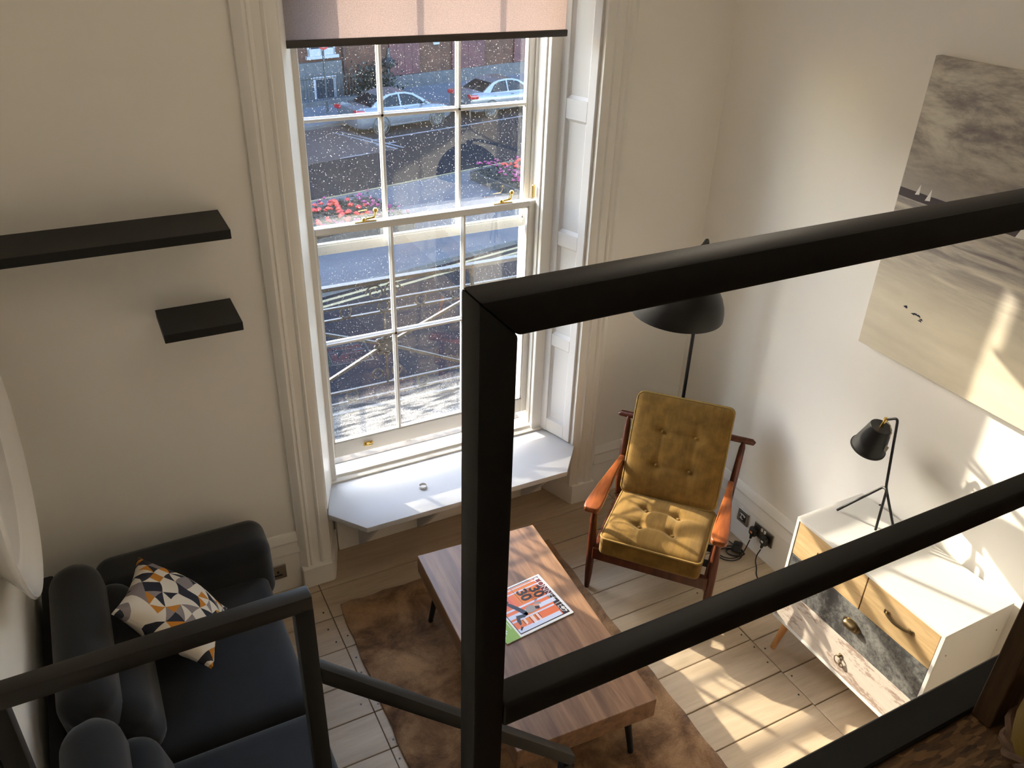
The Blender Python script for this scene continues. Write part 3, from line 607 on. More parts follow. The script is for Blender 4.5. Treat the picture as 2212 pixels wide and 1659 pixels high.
for y0, y1 in ((2.235, 3.035), (Ye, 2.228)):
    ym, hy = (y0+y1)/2, (y1-y0)/2
    def fr(p, hy=hy):
        e = abs(p[1])/hy; k = 1-0.10*max(0, e-0.75)/0.25; w = 1+0.0*math.sin(p[1]*40)
        wr = 0.004*math.sin(p[0]*90+p[2]*60)*max(0, e-0.85)/0.15
        return (p[0]*k, p[1]+wr, p[2]*k)
    obj('head_roll', B().soft(0.097, hy, 0.135, 0.092, 34, fr, TR(-0.332, ym, 0.672) @ RY(-6)), 'sofa_velvet', sf, ang=80)
    obj('back_cushion', B().soft(0.105, hy-0.012, 0.135, 0.085, 30, fr, TR(-0.235, ym-0.01, 0.535) @ RY(-12)), 'sofa_velvet', sf, ang=80)
for x in (-0.40, 0.32):
    for y in (Ye+0.1, 3.02): obj('leg', B().lathe([(0.018, 0), (0.024, 0.09)], 12, TR(x, y, 0.0)), 'sofa_black', sf)
# patterned cushion propped on the seat
def pf(p):
    u, v = p[0]/0.215, p[1]/0.215; k = max(0, (1-u*u)*(1-v*v))**0.55
    cu = 1-0.10*(1-v*v)*abs(u)**2.5; cv = 1-0.10*(1-u*u)*abs(v)**2.5
    return (p[0]*cu, p[1]*cv, (0.006+0.085*k)*(1 if p[2] >= 0 else -1)+0.012*math.sin(u*3+v*2)*k)
PM = Matrix(((0.673, 0.269, 0.689, -0.012), (-0.366, 0.931, -0.005, 2.727), (-0.642, -0.249, 0.725, 0.637), (0, 0, 0, 1)))
pc = obj('cushion', B().soft(0.215, 0.215, 0.05, 0.003, 22, pf), 'triangle_print', ang=70)
pc.matrix_world = PM
tag(pc, 'square scatter cushion with ochre, charcoal and cream triangle print on the sofa', 'cushion')

# ------------------------------------------------------------------ rug, coffee table, magazine
rgn = 26; b = B()
def rugy(t): return 1.42+t*(3.082-1.42)
b.soft(0.603, 0.835, 0.008, 0.007, 20, lambda p: (p[0]+0.004*math.sin(p[1]*25), p[1]+0.004*math.sin(p[0]*31), p[2]+0.0015*math.sin(p[0]*37)*math.sin(p[1]*29)), TR(1.322, 2.252, 0.0085) @ RZ(-1.0))
rug = obj('rug', b, 'rug_pile', ang=80); tag(rug, 'brown mottled pile rug under the coffee table', 'rug')
ct = thing('coffee_table', 'thick walnut-look coffee table with splayed black legs on the rug', 'table', (1.345, 2.265, 0.019), R(-3.2))
obj('top', B().box(-0.306, 0.306, -0.575, 0.575, 0.284, 0.3835, 0.0025, 1), 'table_wood', ct, local=True)
for sx in (-1, 1):
    for sy in (-1, 1):
        b = B().tube([(sx*0.235, sy*0.47, 0.284), (sx*0.268, sy*0.51, 0.006)], [0.019, 0.012], 14); b.lathe([(0.013, 0), (0.013, 0.008)], 14, TR(sx*0.268, sy*0.51, 0)); b.box(sx*0.235-0.04, sx*0.235+0.04, sy*0.47-0.04, sy*0.47+0.04, 0.280, 0.284)
        obj('leg', b, 'lamp_black', ct, local=True)
# magazine: local x = reading right, y = reading up; front cover 0.21 x 0.297
c0 = Vector((1.531, 2.506, 0)); c1 = Vector((1.558, 2.222, 0)); c2 = Vector((1.209, 2.169, 0))
wv = (c1-c0); hv = (c1-c2); W, H = 0.281, 0.352
ex = wv.normalized(); ey = Vector((-ex.y, ex.x, 0))
mo = (c0+c1+c2+(c2+c0-c1))/4
mg = thing('magazine', 'magazine with orange running-track cover and green back strip on the coffee table', 'magazine', (mo.x, mo.y, 0.403), math.atan2(ex.y, ex.x))
obj('pages', B().box(-W/2, W/2, -H/2, H/2, 0.0, 0.005, 0.001, 1), 'paper', mg, local=True)
z0 = 0.0050
def rect(x0, x1, y0, y1, m, lvl, name='print'):
    obj(name, B().box(x0*W-W/2, x1*W-W/2, y0*H-H/2, y1*H-H/2, z0, z0+0.0001*lvl), m, mg, local=True, smooth=False)
def poly(pts, m, lvl, name='print'):
    obj(name, B().prism([(x*W-W/2, y*H-H/2) for x, y in pts], z0, z0+0.0001*lvl), m, mg, local=True, smooth=False)
rect(0.0, 1.0, 0.0, 0.20, 'p_green', 2, 'green_strip'); rect(0.03, 0.955, 0.225, 0.965, 'p_dark', 1, 'cover_frame')
rect(0.045, 0.935, 0.235, 0.875, 'p_orange', 2, 'track'); rect(0.045, 0.5, 0.875, 0.955, 'p_maroon', 2, 'track'); rect(0.045, 0.44, 0.5, 0.83, 'p_amber', 3, 'track'); rect(0.045, 0.4, 0.235, 0.42, 'p_coral', 3, 'track'); rect(0.64, 0.8, 0.3, 0.62, 'p_amber', 3, 'track')
for x0, x1, y1 in ((0.0, 0.03, 0.95), (0.075, 0.095, 0.95), (0.155, 0.18, 0.9), (0.455, 0.49, 0.93), (0.555, 0.64, 0.93), (0.68, 0.71, 0.86), (0.85, 0.935, 0.86)): rect(max(x0, 0.045), max(x1, 0.05), 0.235, y1, 'p_blue', 4, 'lane_line')
poly([(0.28, 0.24), (0.36, 0.24), (0.40, 0.235)], 'p_blue', 4)
# the runner: legs, top, arm, hair, shoes (flat print)
poly([(0.30, 0.36), (0.335, 0.385), (0.45, 0.44), (0.60, 0.50), (0.66, 0.49), (0.665, 0.455), (0.62, 0.43), (0.52, 0.40), (0.42, 0.36), (0.33, 0.335)], 'p_navy', 6, 'runner_leg')
poly([(0.60, 0.50), (0.66, 0.49), (0.69, 0.42), (0.67, 0.36), (0.78, 0.33), (0.80, 0.30), (0.70, 0.30), (0.60, 0.335), (0.62, 0.42)], 'p_navy', 6, 'runner_leg')
poly([(0.255, 0.375), (0.28, 0.345), (0.31, 0.35), (0.295, 0.385)], 'p_dark', 7, 'runner_shoe'); poly([(0.85, 0.32), (0.90, 0.27), (0.875, 0.26), (0.82, 0.30)], 'p_dark', 7, 'runner_shoe')
poly([(0.54, 0.50), (0.64, 0.49), (0.66, 0.55), (0.65, 0.62), (0.56, 0.64), (0.50, 0.57)], 'p_grey', 7, 'runner_top'); poly([(0.50, 0.64), (0.56, 0.66), (0.57, 0.74), (0.52, 0.72)], 'p_grey', 7, 'runner_arm'); poly([(0.52, 0.63), (0.59, 0.62), (0.62, 0.68), (0.56, 0.70)], 'p_skin', 8, 'runner_face'); poly([(0.57, 0.63), (0.63, 0.62), (0.65, 0.67), (0.60, 0.69)], 'p_dark', 9, 'runner_hair')
def txt(s, size, x, y, m, bold=0.0, sx=1.0, name='lettering'):
    obj(name, text_bm(s, size, TR(x*W-W/2, y*H-H/2, z0+0.0012), 0.0001, bold, sx), m, mg, local=True, smooth=False)
txt('CONNECTED', 0.046, 0.05, 0.880, 'p_white', -0.0009, 0.86, 'title')
txt('30', 0.070, 0.195, 0.735, 'p_dark', 0.0022, 1.0); txt('UNDER', 0.028, 0.175, 0.675, 'p_maroon', -0.0004, 0.95); txt('30', 0.070, 0.155, 0.56, 'p_dark', 0.0022, 1.0)
rect(0.06, 0.42, 0.528, 0.532, 'p_dark', 6, 'rule')
for y, w, m in ((0.60, 0.10, 'p_maroon'), (0.585, 0.16, 'p_white'), (0.57, 0.14, 'p_white'), (0.55, 0.13, 'p_maroon'), (0.515, 0.16, 'p_white'), (0.50, 0.17, 'p_white'), (0.485, 0.16, 'p_white'), (0.465, 0.15, 'p_maroon'), (0.40, 0.10, 'p_white'), (0.385, 0.12, 'p_white'), (0.365, 0.10, 'p_maroon')): rect(0.715, 0.715+w, y, y+0.009, m, 6, 'small_print')
rect(0.80, 0.92, 0.93, 0.945, 'p_white', 6, 'small_print'); rect(0.80, 0.86, 0.912, 0.925, 'p_white', 6, 'small_print')
for x0, x1, y0, y1 in ((0.50, 0.78, 0.17, 0.176), (0.62, 0.80, 0.095, 0.105), (0.60, 0.84, 0.075, 0.085), (0.70, 0.90, 0.03, 0.038), (0.10, 0.36, 0.12, 0.135)): rect(x0, x1, y0, y1, 'p_white', 3, 'small_print')

# ------------------------------------------------------------------ armchair (local +Y faces the room)
ac = thing('armchair', 'mustard button-tufted armchair with reddish teak frame in the corner', 'armchair', (2.32, 2.593, 0), R(131.35))
def tuft(w, h, rows, cols, dip, th, groove=0.006):
    def fn(p):
        z = p[2]
        if z > 0:
            k = max(0, 1-(p[0]/w)**4)*max(0, 1-(p[1]/h)**4); z += 0.022*k
            for cx_ in cols:
                z -= groove*math.exp(-((p[0]-cx_)/0.006)**2)*k
                for ry_ in rows: z -= dip*math.exp(-(((p[0]-cx_)**2+(p[1]-ry_)**2)/0.0011))
            for ry_ in rows: z -= groove*1.6*math.exp(-((p[1]-ry_)/0.012)**2)*k*(0.6+0.4*math.cos(p[0]*14))
        else: z = z
        return (p[0], p[1], z)
    return fn
def perim(hx, hy, r, z, n=6):
    out = []
    for cx_, cy_, a0 in ((hx-r, hy-r, 0), (-(hx-r), hy-r, 90), (-(hx-r), -(hy-r), 180), (hx-r, -(hy-r), 270)):
        for k in range(n+1): a = R(a0+90*k/n); out.append((cx_+r*math.cos(a), cy_+r*math.sin(a), z))
    return out
SM = TR(0.0, 0.075, 0.355) @ RX(3.5)
sc_ = obj('seat_cushion', B().soft(0.252, 0.235, 0.058, 0.028, 44, tuft(0.252, 0.235, (-0.075, 0.078), (-0.078, 0.088), 0.022, 0), SM), 'mustard', ac, local=True, ang=80)
obj('piping', B().tube(perim(0.250, 0.233, 0.03, 0.046), 0.0055, 8, closed=True, M=SM), 'chair_piping', sc_, local=True)
for x in (-0.078, 0.088):
    for y in (-0.075, 0.078): obj('button', B().lathe([(0.002, -0.004), (0.011, 0), (0.010, 0.005), (0.004, 0.008)], 12, SM @ TR(x, y, 0.052)), 'mustard', sc_, local=True)
BM = TR(0.008, -0.305, 0.655) @ RX(90-28) @ RZ(0)
# back cushion: local x across, y up the back, z towards the sitter
BM = Matrix.Translation((0.012, -0.278, 0.637)) @ Matrix(((1, 0, 0, 0), (0, -math.sin(R(27)), math.cos(R(27)), 0), (0, math.cos(R(27)), math.sin(R(27)), 0), (0, 0, 0, 1))) @ Matrix.Diagonal((-1, 1, 1, 1)) @ RZ(1.0)
bc = obj('back_cushion', B().soft(0.256, 0.277, 0.046, 0.034, 44, tuft(0.256, 0.277, (-0.095, 0.085), (-0.087, 0.088), 0.010, 0, 0.003), BM), 'mustard', ac, local=True, ang=80)
bmesh_fix = bc.data; bm_ = bmesh.new(); bm_.from_mesh(bmesh_fix); bmesh.ops.recalc_face_normals(bm_, faces=bm_.faces[:]); bm_.to_mesh(bmesh_fix); bm_.free()
obj('piping', B().tube(perim(0.252, 0.273, 0.038, 0.034), 0.005, 8, closed=True, M=BM), 'chair_piping', bc, local=True)
for x in (-0.087, 0.088):
    for y in (-0.095, 0.085): obj('button', B().lathe([(0.002, -0.004), (0.009, 0), (0.008, 0.005), (0.003, 0.008)], 12, BM @ TR(x, y, 0.058)), 'mustard', bc, local=True)
for s_ in (-1, 1):
    obj('front_leg', B().tube([(s_*0.308, 0.225, 0), (s_*0.306, 0.226, 0.10), (s_*0.304, 0.227, 0.30), (s_*0.305, 0.228, 0.40), (s_*0.306, 0.23, 0.53)], [0.013, 0.019, 0.0235, 0.021, 0.015], 14), 'chair_wood_dark', ac, local=True)
    obj('rear_leg', B().tube([(s_*0.285, -0.36, 0), (s_*0.287, -0.27, 0.22), (s_*0.292, -0.235, 0.36), (s_*0.300, -0.30, 0.55), (s_*0.306, -0.36, 0.69), (s_*0.307, -0.372, 0.72)], [0.013, 0.018, 0.02, 0.019, 0.016, 0.008], 12), 'chair_wood_dark', ac, local=True)
    # paddle arm
    prof = [(-0.24, 0.014), (-0.14, 0.017), (-0.02, 0.024), (0.10, 0.033), (0.20, 0.040), (0.265, 0.042), (0.295, 0.038), (0.308, 0.028)]
    pts = [(s_*(0.290+0.02*((y+0.24)/0.55))-w, y) for y, w in prof] + [(s_*(0.290+0.02*((y+0.24)/0.55))+w, y) for y, w in reversed(prof)]
    b = B().prism(pts, -0.015, 0.015, bev=0.006)
    for v in b.bm.verts: v.co.z += 0.538+0.03*((v.co.y+0.24)/0.55)+0.012*math.sin((v.co.y+0.24)*5.5)
    obj('armrest', b, 'chair_wood', ac, local=True, ang=50)
    obj('side_rail', B().box(s_*0.282-0.012, s_*0.282+0.012, -0.255, 0.228, 0.235, 0.295, 0.004, 1), 'chair_wood_dark', ac, local=True)
obj('front_rail', B().box(-0.292, 0.292, 0.228, 0.258, 0.225, 0.30, 0.004, 1), 'chair_wood_dark', ac, local=True)
obj('back_rail', B().box(-0.285, 0.285, -0.26, -0.235, 0.24, 0.30, 0.004, 1), 'chair_wood_dark', ac, local=True)
obj('crest_dowel', B().tube([(-0.362, -0.382, 0.715), (-0.35, -0.382, 0.722), (0.35, -0.382, 0.722), (0.362, -0.382, 0.715)], [0.012, 0.017, 0.017, 0.012], 12), 'chair_wood_dark', ac, local=True)
for x in (-0.2, -0.1, 0, 0.1, 0.2): obj('back_slat', B().tube([(x, -0.252, 0.29), (x, -0.385, 0.715)], 0.009, 8), 'chair_wood_dark', ac, local=True)
for y in (-0.12, 0.0, 0.12): obj('seat_strap', B().box(-0.282, 0.282, y-0.025, y+0.025, 0.276, 0.281), 'cable_black', ac, local=True)

# ------------------------------------------------------------------ floor lamp
lp = thing('floor_lamp', 'black floor lamp with a dome shade arching over the armchair', 'lamp', (2.66, 2.96, 0))
obj('base', B().lathe([(0.13, 0), (0.13, 0.012), (0.122, 0.018), (0.012, 0.022)], 36, TR(2.66, 2.96, 0)), 'lamp_black', lp)
obj('pole', B().tube(fillet([(2.66, 2.96, 0.018), (2.66, 2.96, 1.742), (2.50, 2.82, 1.742)], 0.075, 10)[:-1], 0.0095, 12), 'lamp_black', lp)
sd = Matrix.Translation((2.225, 2.605, 1.578)) @ Matrix.Rotation(R(3), 4, Vector((0.65, 0.76, 0)))
apex = sd @ Vector((0, 0, 0.205))
obj('arm', B().tube([(2.615, 2.92, 1.742), (2.55, 2.865, 1.748), (2.40, 2.74, 1.785), (2.30, 2.66, 1.805), (apex.x+0.02, apex.y+0.02, 1.808), (apex.x, apex.y, apex.z-0.004)], [0.0095, 0.0095, 0.009, 0.009, 0.009, 0.009], 10), 'lamp_black', lp)
prof = [(0.205*math.cos(R(a)), 0.205*math.sin(R(a))*0.98) for a in (0, 8, 16, 26, 36, 46, 56, 66, 76, 85)]
pin = [(0.201*math.cos(R(a)), 0.201*math.sin(R(a))*0.98) for a in (85, 76, 66, 56, 46, 36, 26, 16, 8, 0)]
obj('shade', B().lathe(prof+pin+[prof[0]], 56, sd, cap=False), 'lamp_black', lp, ang=60)
obj('collar', B().lathe([(0.02, 0.19), (0.02, 0.215), (0.012, 0.225)], 20, sd), 'lamp_black', lp)

# ------------------------------------------------------------------ chest of drawers
X0, X1, Y0, Y1, Z0, Z1 = 2.528, 2.928, 1.183, 1.955, 0.205, 0.805
cd = thing('chest_of_drawers', 'white retro chest with two oak, one slate and one distressed drawer', 'chest of drawers', ((X0+X1)/2, (Y0+Y1)/2, 0))
b = B(); t = 0.016
b.box(X0, X1, Y0, Y1, Z1-t, Z1, 0.0015, 1); b.box(X0, X1, Y0, Y1, Z0, Z0+t, 0.0015, 1); b.box(X0, X1, Y0, Y0+t, Z0+t, Z1-t, 0.0015, 1); b.box(X0, X1, Y1-t, Y1, Z0+t, Z1-t, 0.0015, 1); b.box(X1-0.006, X1, Y0+t, Y1-t, Z0+t, Z1-t)
b.box(X0+0.03, X1-0.01, Y0+t, Y1-t, 0.604, 0.610); b.box(X0+0.03, X1-0.01, Y0+t, Y1-t, 0.408, 0.414)
bd = obj('body', b, 'dresser_white', cd, ang=30)
for z in (0.30, 0.68):
    for x in (X0+0.05, X1-0.05): obj('cam_cap', B().lathe([(0.004, -0.001), (0.004, 0.001)], 8, TR(x, Y0, z) @ RX(90)), 'old_brass', bd)
def drawer(y0, y1, z0, z1, m):
    return obj('drawer', B().box(X0+0.002, X0+0.02, y0+0.0025, y1-0.0025, z0+0.002, z1-0.002, 0.001, 1), m, cd, smooth=False)
ym = 1.5495
d1 = drawer(Y0+t, ym, 0.607, Z1-t, 'drawer_oak'); d2 = drawer(ym, Y1-t, 0.607, Z1-t, 'drawer_oak'); d3 = drawer(Y0+t, Y1-t, 0.411, 0.607, 'drawer_slate'); d4 = drawer(Y0+t, Y1-t, Z0+t, 0.411, 'drawer_white')
def bow(d, yc, zc):
    b = B().tube(fillet([(X0+0.002, yc-0.058, zc), (X0-0.012, yc-0.05, zc), (X0-0.022, yc, zc-0.004), (X0-0.012, yc+0.05, zc), (X0+0.002, yc+0.058, zc)], 0.02, 4), 0.0055, 8)
    for q in (-0.058, 0.058): b.box(X0-0.003, X0+0.002, yc+q-0.012, yc+q+0.012, zc-0.011, zc+0.011, 0.002, 1)
    obj('bow_handle', b, 'old_brass', d)
bow(d1, 1.372, 0.705); bow(d2, 1.74, 0.705)
def cup(d, yc, zc):
    b = B(); b.lathe([(0.046, 0), (0.046, 0.003)], 24, TR(X0+0.002, yc, zc) @ RY(-90) @ Matrix.Diagonal((0.62, 1, 1, 1)))
    b.soft(0.020, 0.036, 0.020, 0.0195, 8, lambda p: (p[0], p[1], p[2] if p[2] > -0.006 else -0.006), TR(X0-0.008, yc, zc+0.002)); obj('cup_pull', b, 'old_brass', d)
cup(d3, 1.555, 0.512)
b = B().box(X0-0.004, X0+0.002, 1.553, 1.567, 0.318, 0.334, 0.002, 1); b.lathe([(0.005, 0), (0.005, 0.012)], 8, TR(X0, 1.56, 0.322) @ RY(-90))
ringp = [(X0-0.008, 1.56+0.019*math.sin(2*math.pi*k/20), 0.300+0.021*math.cos(2*math.pi*k/20)) for k in range(20)]
b.tube(ringp, 0.0022, 6, closed=True); b.tube([(X0-0.007, 1.552+0.010*math.sin(2*math.pi*k/14)-0.012, 0.286+0.012*math.cos(2*math.pi*k/14)) for k in range(14)], 0.002, 6, closed=True)
obj('ring_pull', b, 'old_brass', d4)
for x in (X0+0.055, X1-0.055):
    for y in (Y0+0.06, Y1-0.06):
        sx = -0.03 if x < 2.7 else 0.02; sy = 0.028 if y > 1.5 else -0.028
        obj('leg', B().tube([(x, y, Z0), (x+sx, y+sy, 0)], [0.021, 0.013], 14), 'leg_oak', cd)
# ------------------------------------------------------------------ table lamp
tl = thing('table_lamp', 'small black table lamp with cone shade and brass joint on the white chest', 'lamp', (2.76, 1.80, 0.805))
za = 0.811
J = Vector((2.795, 1.768, 1.012))
obj('stem', B().tube(fillet([(2.845, 1.705, za), (J.x, J.y, J.z), (2.812, 1.822, 1.325), (2.805, 1.862, 1.298)], 0.02, 5), 0.0058, 9), 'lamp_black', tl)
obj('front_legs', B().tube(fillet([(2.717, 1.908, za), (2.789, 1.776, 1.010), (2.781, 1.752, 1.012), (2.766, 1.735, za)], 0.03, 5), 0.0058, 9), 'lamp_black', tl)
tip = Vector((2.803, 1.868, 1.292)); ax = (Vector((2.800, 1.915, 1.10))-tip).normalized()
LM = Matrix.Translation(tip) @ (-ax).to_track_quat('Z', 'Y').to_matrix().to_4x4()
obj('brass_joint', B().lathe([(0.007, -0.045), (0.007, 0.0), (0.010, 0.002), (0.010, 0.008), (0.005, 0.012)], 14, LM), 'brass', tl)
o_ = [(0.003, -0.040), (0.045, -0.040), (0.047, -0.042), (0.072, -0.164), (0.0765, -0.166), (0.0765, -0.171), (0.070, -0.169), (0.044, -0.045), (0.003, -0.045)]
obj('shade', B().lathe(o_, 48, LM, cap=False), 'lamp_black', tl, ang=25)
obj('cord_loop', B().tube([LM @ Vector(p) for p in ((0, -0.006, 0.0), (0, -0.03, -0.005), (0.0, -0.052, -0.03), (0, -0.052, -0.05))], 0.0018, 6), 'wire_rust', tl)
obj('paper_tag', B().box(-0.0006, 0.0006, -0.076, -0.060, -0.125, -0.095, M=LM), 'label_clear', tl, smooth=False)
# ------------------------------------------------------------------ painting
pt = thing('painting', 'unframed grey and sand seascape canvas with sailboats on the right wall', 'painting', (XR-0.002, 2.186, 1.49))
b = B().box(-0.037, 0.0, -1.2, 0.0, 0.0, 1.19, 0.002, 1)
obj('canvas', b, 'seascape', pt, local=True, ang=30)
for y, z, h in ((-0.075, 0.685, 0.045), (-0.125, 0.675, 0.05), (-0.515, 0.66, 0.115), (-0.75, 0.68, 0.05)):
    obj('sail', B().prism([(y, z), (y-h*0.45, z+0.004), (y-h*0.36, z+h)], -0.0378, -0.037, 'x'), 'p_white', pt, local=True, smooth=False)
obj('headland', B().prism([(-0.47, 0.685), (-0.60, 0.68), (-0.56, 0.70), (-0.50, 0.712)], -0.0375, -0.037, 'x'), 'p_navy', pt, local=True, smooth=False)
for k in range(9):
    y = -0.165-random.uniform(0, 0.09); z = 0.245-0.03*(abs(y)-0.165)/0.09+random.uniform(-0.008, 0.008); obj('brush_dab', B().prism([(y, z), (y-0.02, z-0.003), (y-0.014, z+0.006)], -0.0376, -0.037, 'x'), 'p_navy', pt, local=True, smooth=False)
# ------------------------------------------------------------------ small things on the seat and sill
tn = thing('tin_lid', 'small round metal tin lid lying on the window seat', 'tin lid', (1.285, 3.305, 0.429))
obj('rim', B().lathe([(0.020, 0), (0.021, 0.001), (0.021, 0.014), (0.0195, 0.015), (0.018, 0.013), (0.0175, 0.007)], 26, cap=False), 'tin_metal', tn, local=True)
obj('disc', B().lathe([(0.0205, 0.0005), (0.0205, 0.003), (0.018, 0.0068), (0.002, 0.0068)], 26), 'white_plastic', tn, local=True)
b = B(); random.seed(3); p = [Vector((1.36, 3.735, 0.437))]
for k in range(16): p.append(Vector((1.375+random.uniform(-0.035, 0.04), 3.75+random.uniform(-0.03, 0.03), 0.438+random.uniform(0, 0.03))))
wr = obj('bent_wire', B().tube(fillet(p, 0.01, 2), 0.0013, 5), 'wire_rust'); tag(wr, 'crumpled piece of thin wire on the outer stone sill', 'wire')

# ------------------------------------------------------------------ mezzanine, railings, stair
mz = struct('mezzanine_floor', B().box(0.28, XR, YB, 0.548, 1.60, 1.745), 'osb', smooth=False)
obj('bounce_soffit', B().box(0.28, XR, YB, 0.547, 1.585, 1.60), 'ceiling_paint', mz, smooth=False)  # unseen white underside, added to bounce light back into the room
obj('edge_beam', B().box(0.281, XR, 0.548, 0.621, 1.50, 1.757, 0.004, 1), 'black_steel', mz)
S4 = 0.0395
rl = thing('balustrade', 'black steel box-section balustrade along the mezzanine edge in the foreground', 'railing', (1.6, 0.60, 1.757))
obj('post', B().prism([(0.281, 1.757), (0.281+S4, 1.757), (0.281+S4, 2.849-S4), (0.281, 2.849)], 0.58, 0.58+S4, 'y', bev=0.0035), 'black_steel', rl)
obj('post', B().box(2.90, 2.90+S4, 0.58, 0.58+S4, 1.757, 2.81, 0.0055, 3), 'black_steel', rl)
obj('top_rail', B().prism([(0.281, 2.849), (0.281+S4, 2.849-S4), (XR, 2.849-S4), (XR, 2.849)], 0.58, 0.58+S4, 'y', bev=0.0035), 'black_steel', rl)
obj('middle_rail', B().box(0.281+S4, XR, 0.58, 0.58+S4, 2.315-S4, 2.315, 0.0055, 3), 'black_steel', rl)
obj('timber_post', B().box(1.383, 1.47, 0.506, 0.5475, 1.745, 2.90, 0.002, 1), 'post_wood'); tag(bpy.data.objects['timber_post'], 'dark timber upright standing on the chipboard mezzanine floor', 'post')
BKLOC = (1.42, 0.37, 1.745)
bk = thing('basket', 'yellow basket with twisted rope edging at the corner of the mezzanine', 'basket', BKLOC)
obj('body', B().lathe([(0.09, 0.0), (0.105, 0.02), (0.115, 0.10), (0.112, 0.16), (0.107, 0.16), (0.108, 0.10), (0.098, 0.02)], 28), 'basket_yellow', bk, local=True)
b = B(); pts = [(0.113*math.cos(a), 0.113*math.sin(a), 0.085+0.045*math.sin(a*2)) for a in [2*math.pi*k/60 for k in range(60)]]
for q in (0, 1): b.tube([(x*(1+0.06*math.cos(k*0.9+q*math.pi)), y*(1+0.06*math.cos(k*0.9+q*math.pi)), z+0.007*math.sin(k*0.9+q*math.pi)) for k, (x, y, z) in enumerate(pts)], 0.009, 7, closed=True)
obj('rope', b, 'rope', bk, local=True)
gd = thing('landing_guard', 'dark steel guard rail of the stair landing in front of the sofa', 'railing', (0, 1.32, 0.86))
obj('top_rail', B().box(-0.352, 0.254, 1.30, 1.30+S4, 1.879-S4, 1.879, 0.004, 2), 'brown_steel', gd)
obj('post', B().box(0.254-S4, 0.254, 1.30, 1.30+S4, 0.86, 1.879-S4+0.004, 0.003, 2), 'black_steel', gd)
obj('post', B().box(-0.352, -0.3125, 1.30, 1.30+S4, 0.86, 1.879-S4+0.004, 0.003, 2), 'black_steel', gd)
obj('infill_panel', B().box(XL+0.002, -0.354, 1.305, 1.335, 0.86, 1.83, 0.003, 1), 'brown_steel', gd)
hr = thing('stair_handrail', 'black steel handrail sloping down from the landing past the coffee table', 'handrail', (0.95, 1.32, 0))
a46 = math.atan2(0.915-1.663, 0.972-0.254); ca, sa = math.cos(a46), math.sin(a46)
M = Matrix(((ca, 0, -sa, 0.254), (0, 1, 0, 1.30), (sa, 0, ca, 1.663), (0, 0, 0, 1)))
Ln = math.hypot(0.972-0.254, 0.915-1.663)
vt = S4*1.32
obj('rail', B().prism([(0.254, 1.663), (0.972, 0.915), (0.972, 0.915-vt), (0.254, 1.663-vt)], 1.30, 1.30+S4*0.9, 'y', bev=0.003), 'black_steel', hr, ang=30)
obj('newel', B().box(0.972-S4, 0.972, 1.30, 1.30+S4*0.9, 0.0, 0.915-0.03, 0.003, 2), 'black_steel', hr)
st_ = struct('stair', B().box(XL, 0.254, 0.25, 1.345, 0.76, 0.86, 0.003, 1), 'post_wood')
for k in range(3):
    zt = 0.86-0.215*(k+1); obj('tread', B().box(0.254+0.19*k, 0.254+0.19*(k+1)+0.02, 0.45, 1.29, zt-0.035, zt, 0.003, 1), 'post_wood', st_)
obj('string', B().prism([(0.0, 0.86), (0.25, 0.86), (0.93, 0.1), (0.93, 0.0), (0.72, 0.0), (0.0, 0.76)], 0.43, 0.45, 'y'), 'post_wood', st_, smooth=False)

# ------------------------------------------------------------------ balcony railing
br = thing('balcony_railing', 'black wrought iron balcony railing with rings and crossed bars outside the window', 'railing', (1.4, 4.15, 0.40))
def flat(z, h=0.012, d=0.02): return B().box(-0.35, 3.25, 4.15-d/2, 4.15+d/2, z-h/2, z+h/2, 0.002, 1)
obj('top_rail', flat(1.256, 0.022, 0.042), 'iron', br)
for z in (1.132, 1.062, 0.592, 0.515): obj('rail', flat(z), 'iron', br)
obj('bottom_rail', flat(0.443, 0.016, 0.03), 'iron', br)
def ring(x, z, r, tr=0.006):
    obj('ring', B().tube([(x+r*math.cos(2*math.pi*k/18), 4.15, z+r*math.sin(2*math.pi*k/18)) for k in range(18)], tr, 6, closed=True), 'iron', br)
for k in range(-5, 9):
    x = 1.407+0.2235*k
    ring(x, 1.097, 0.032)
    if k % 2: ring(x, 0.553, 0.034)
for xc in (0.307, 1.407, 2.507):
    for sx in (-1, 1):
        for sz in (-1, 1):
            obj('cross_bar', B().tube([(xc+sx*0.05, 4.15, 0.847+sz*0.02), (xc+sx*0.545, 4.15, 0.827+sz*0.232)], 0.0085, 6, square=True), 'iron', br)
            obj('scroll', B().tube([(xc+sx*(0.05+0.055*math.cos(a)*(1-k/26)), 4.15, 1.185+sz*0.0+0.05*math.sin(a)*(1-k/26)) for k, a in enumerate([R(30*j) for j in range(18)])], 0.0055, 6), 'iron', br) if sz > 0 else None
    b = B().lathe([(0.05, -0.012), (0.055, 0), (0.05, 0.012), (0.02, 0.02)], 16, TR(xc, 4.15, 0.847) @ RX(90))
    for k in range(8): b.soft(0.02, 0.012, 0.012, 0.011, 3, None, TR(xc+0.058*math.cos(k*math.pi/4), 4.14, 0.847+0.058*math.sin(k*math.pi/4)))
    obj('rosette', b, 'iron', br)
    for z0_, z1_ in ((0.90, 1.06), (0.60, 0.80)): obj('stem_bar', B().tube([(xc, 4.15, z0_), (xc, 4.15, z1_)], 0.007, 6), 'iron', br)
    for dx in (-0.06, 0.06): ring(xc+dx, 0.665, 0.03, 0.006)
for x in (-0.243, 0.857, 1.957, 3.057): obj('upright', B().box(x-0.011, x+0.011, 4.139, 4.161, 0.40, 1.25, 0.002, 1), 'iron', br)
for x in (-0.243, 3.057):
    for z in (0.443, 1.245): obj('wall_stay', B().box(x-0.009, x+0.009, 3.84, 4.15, z-0.009, z+0.009, 0.002, 1), 'iron', br)

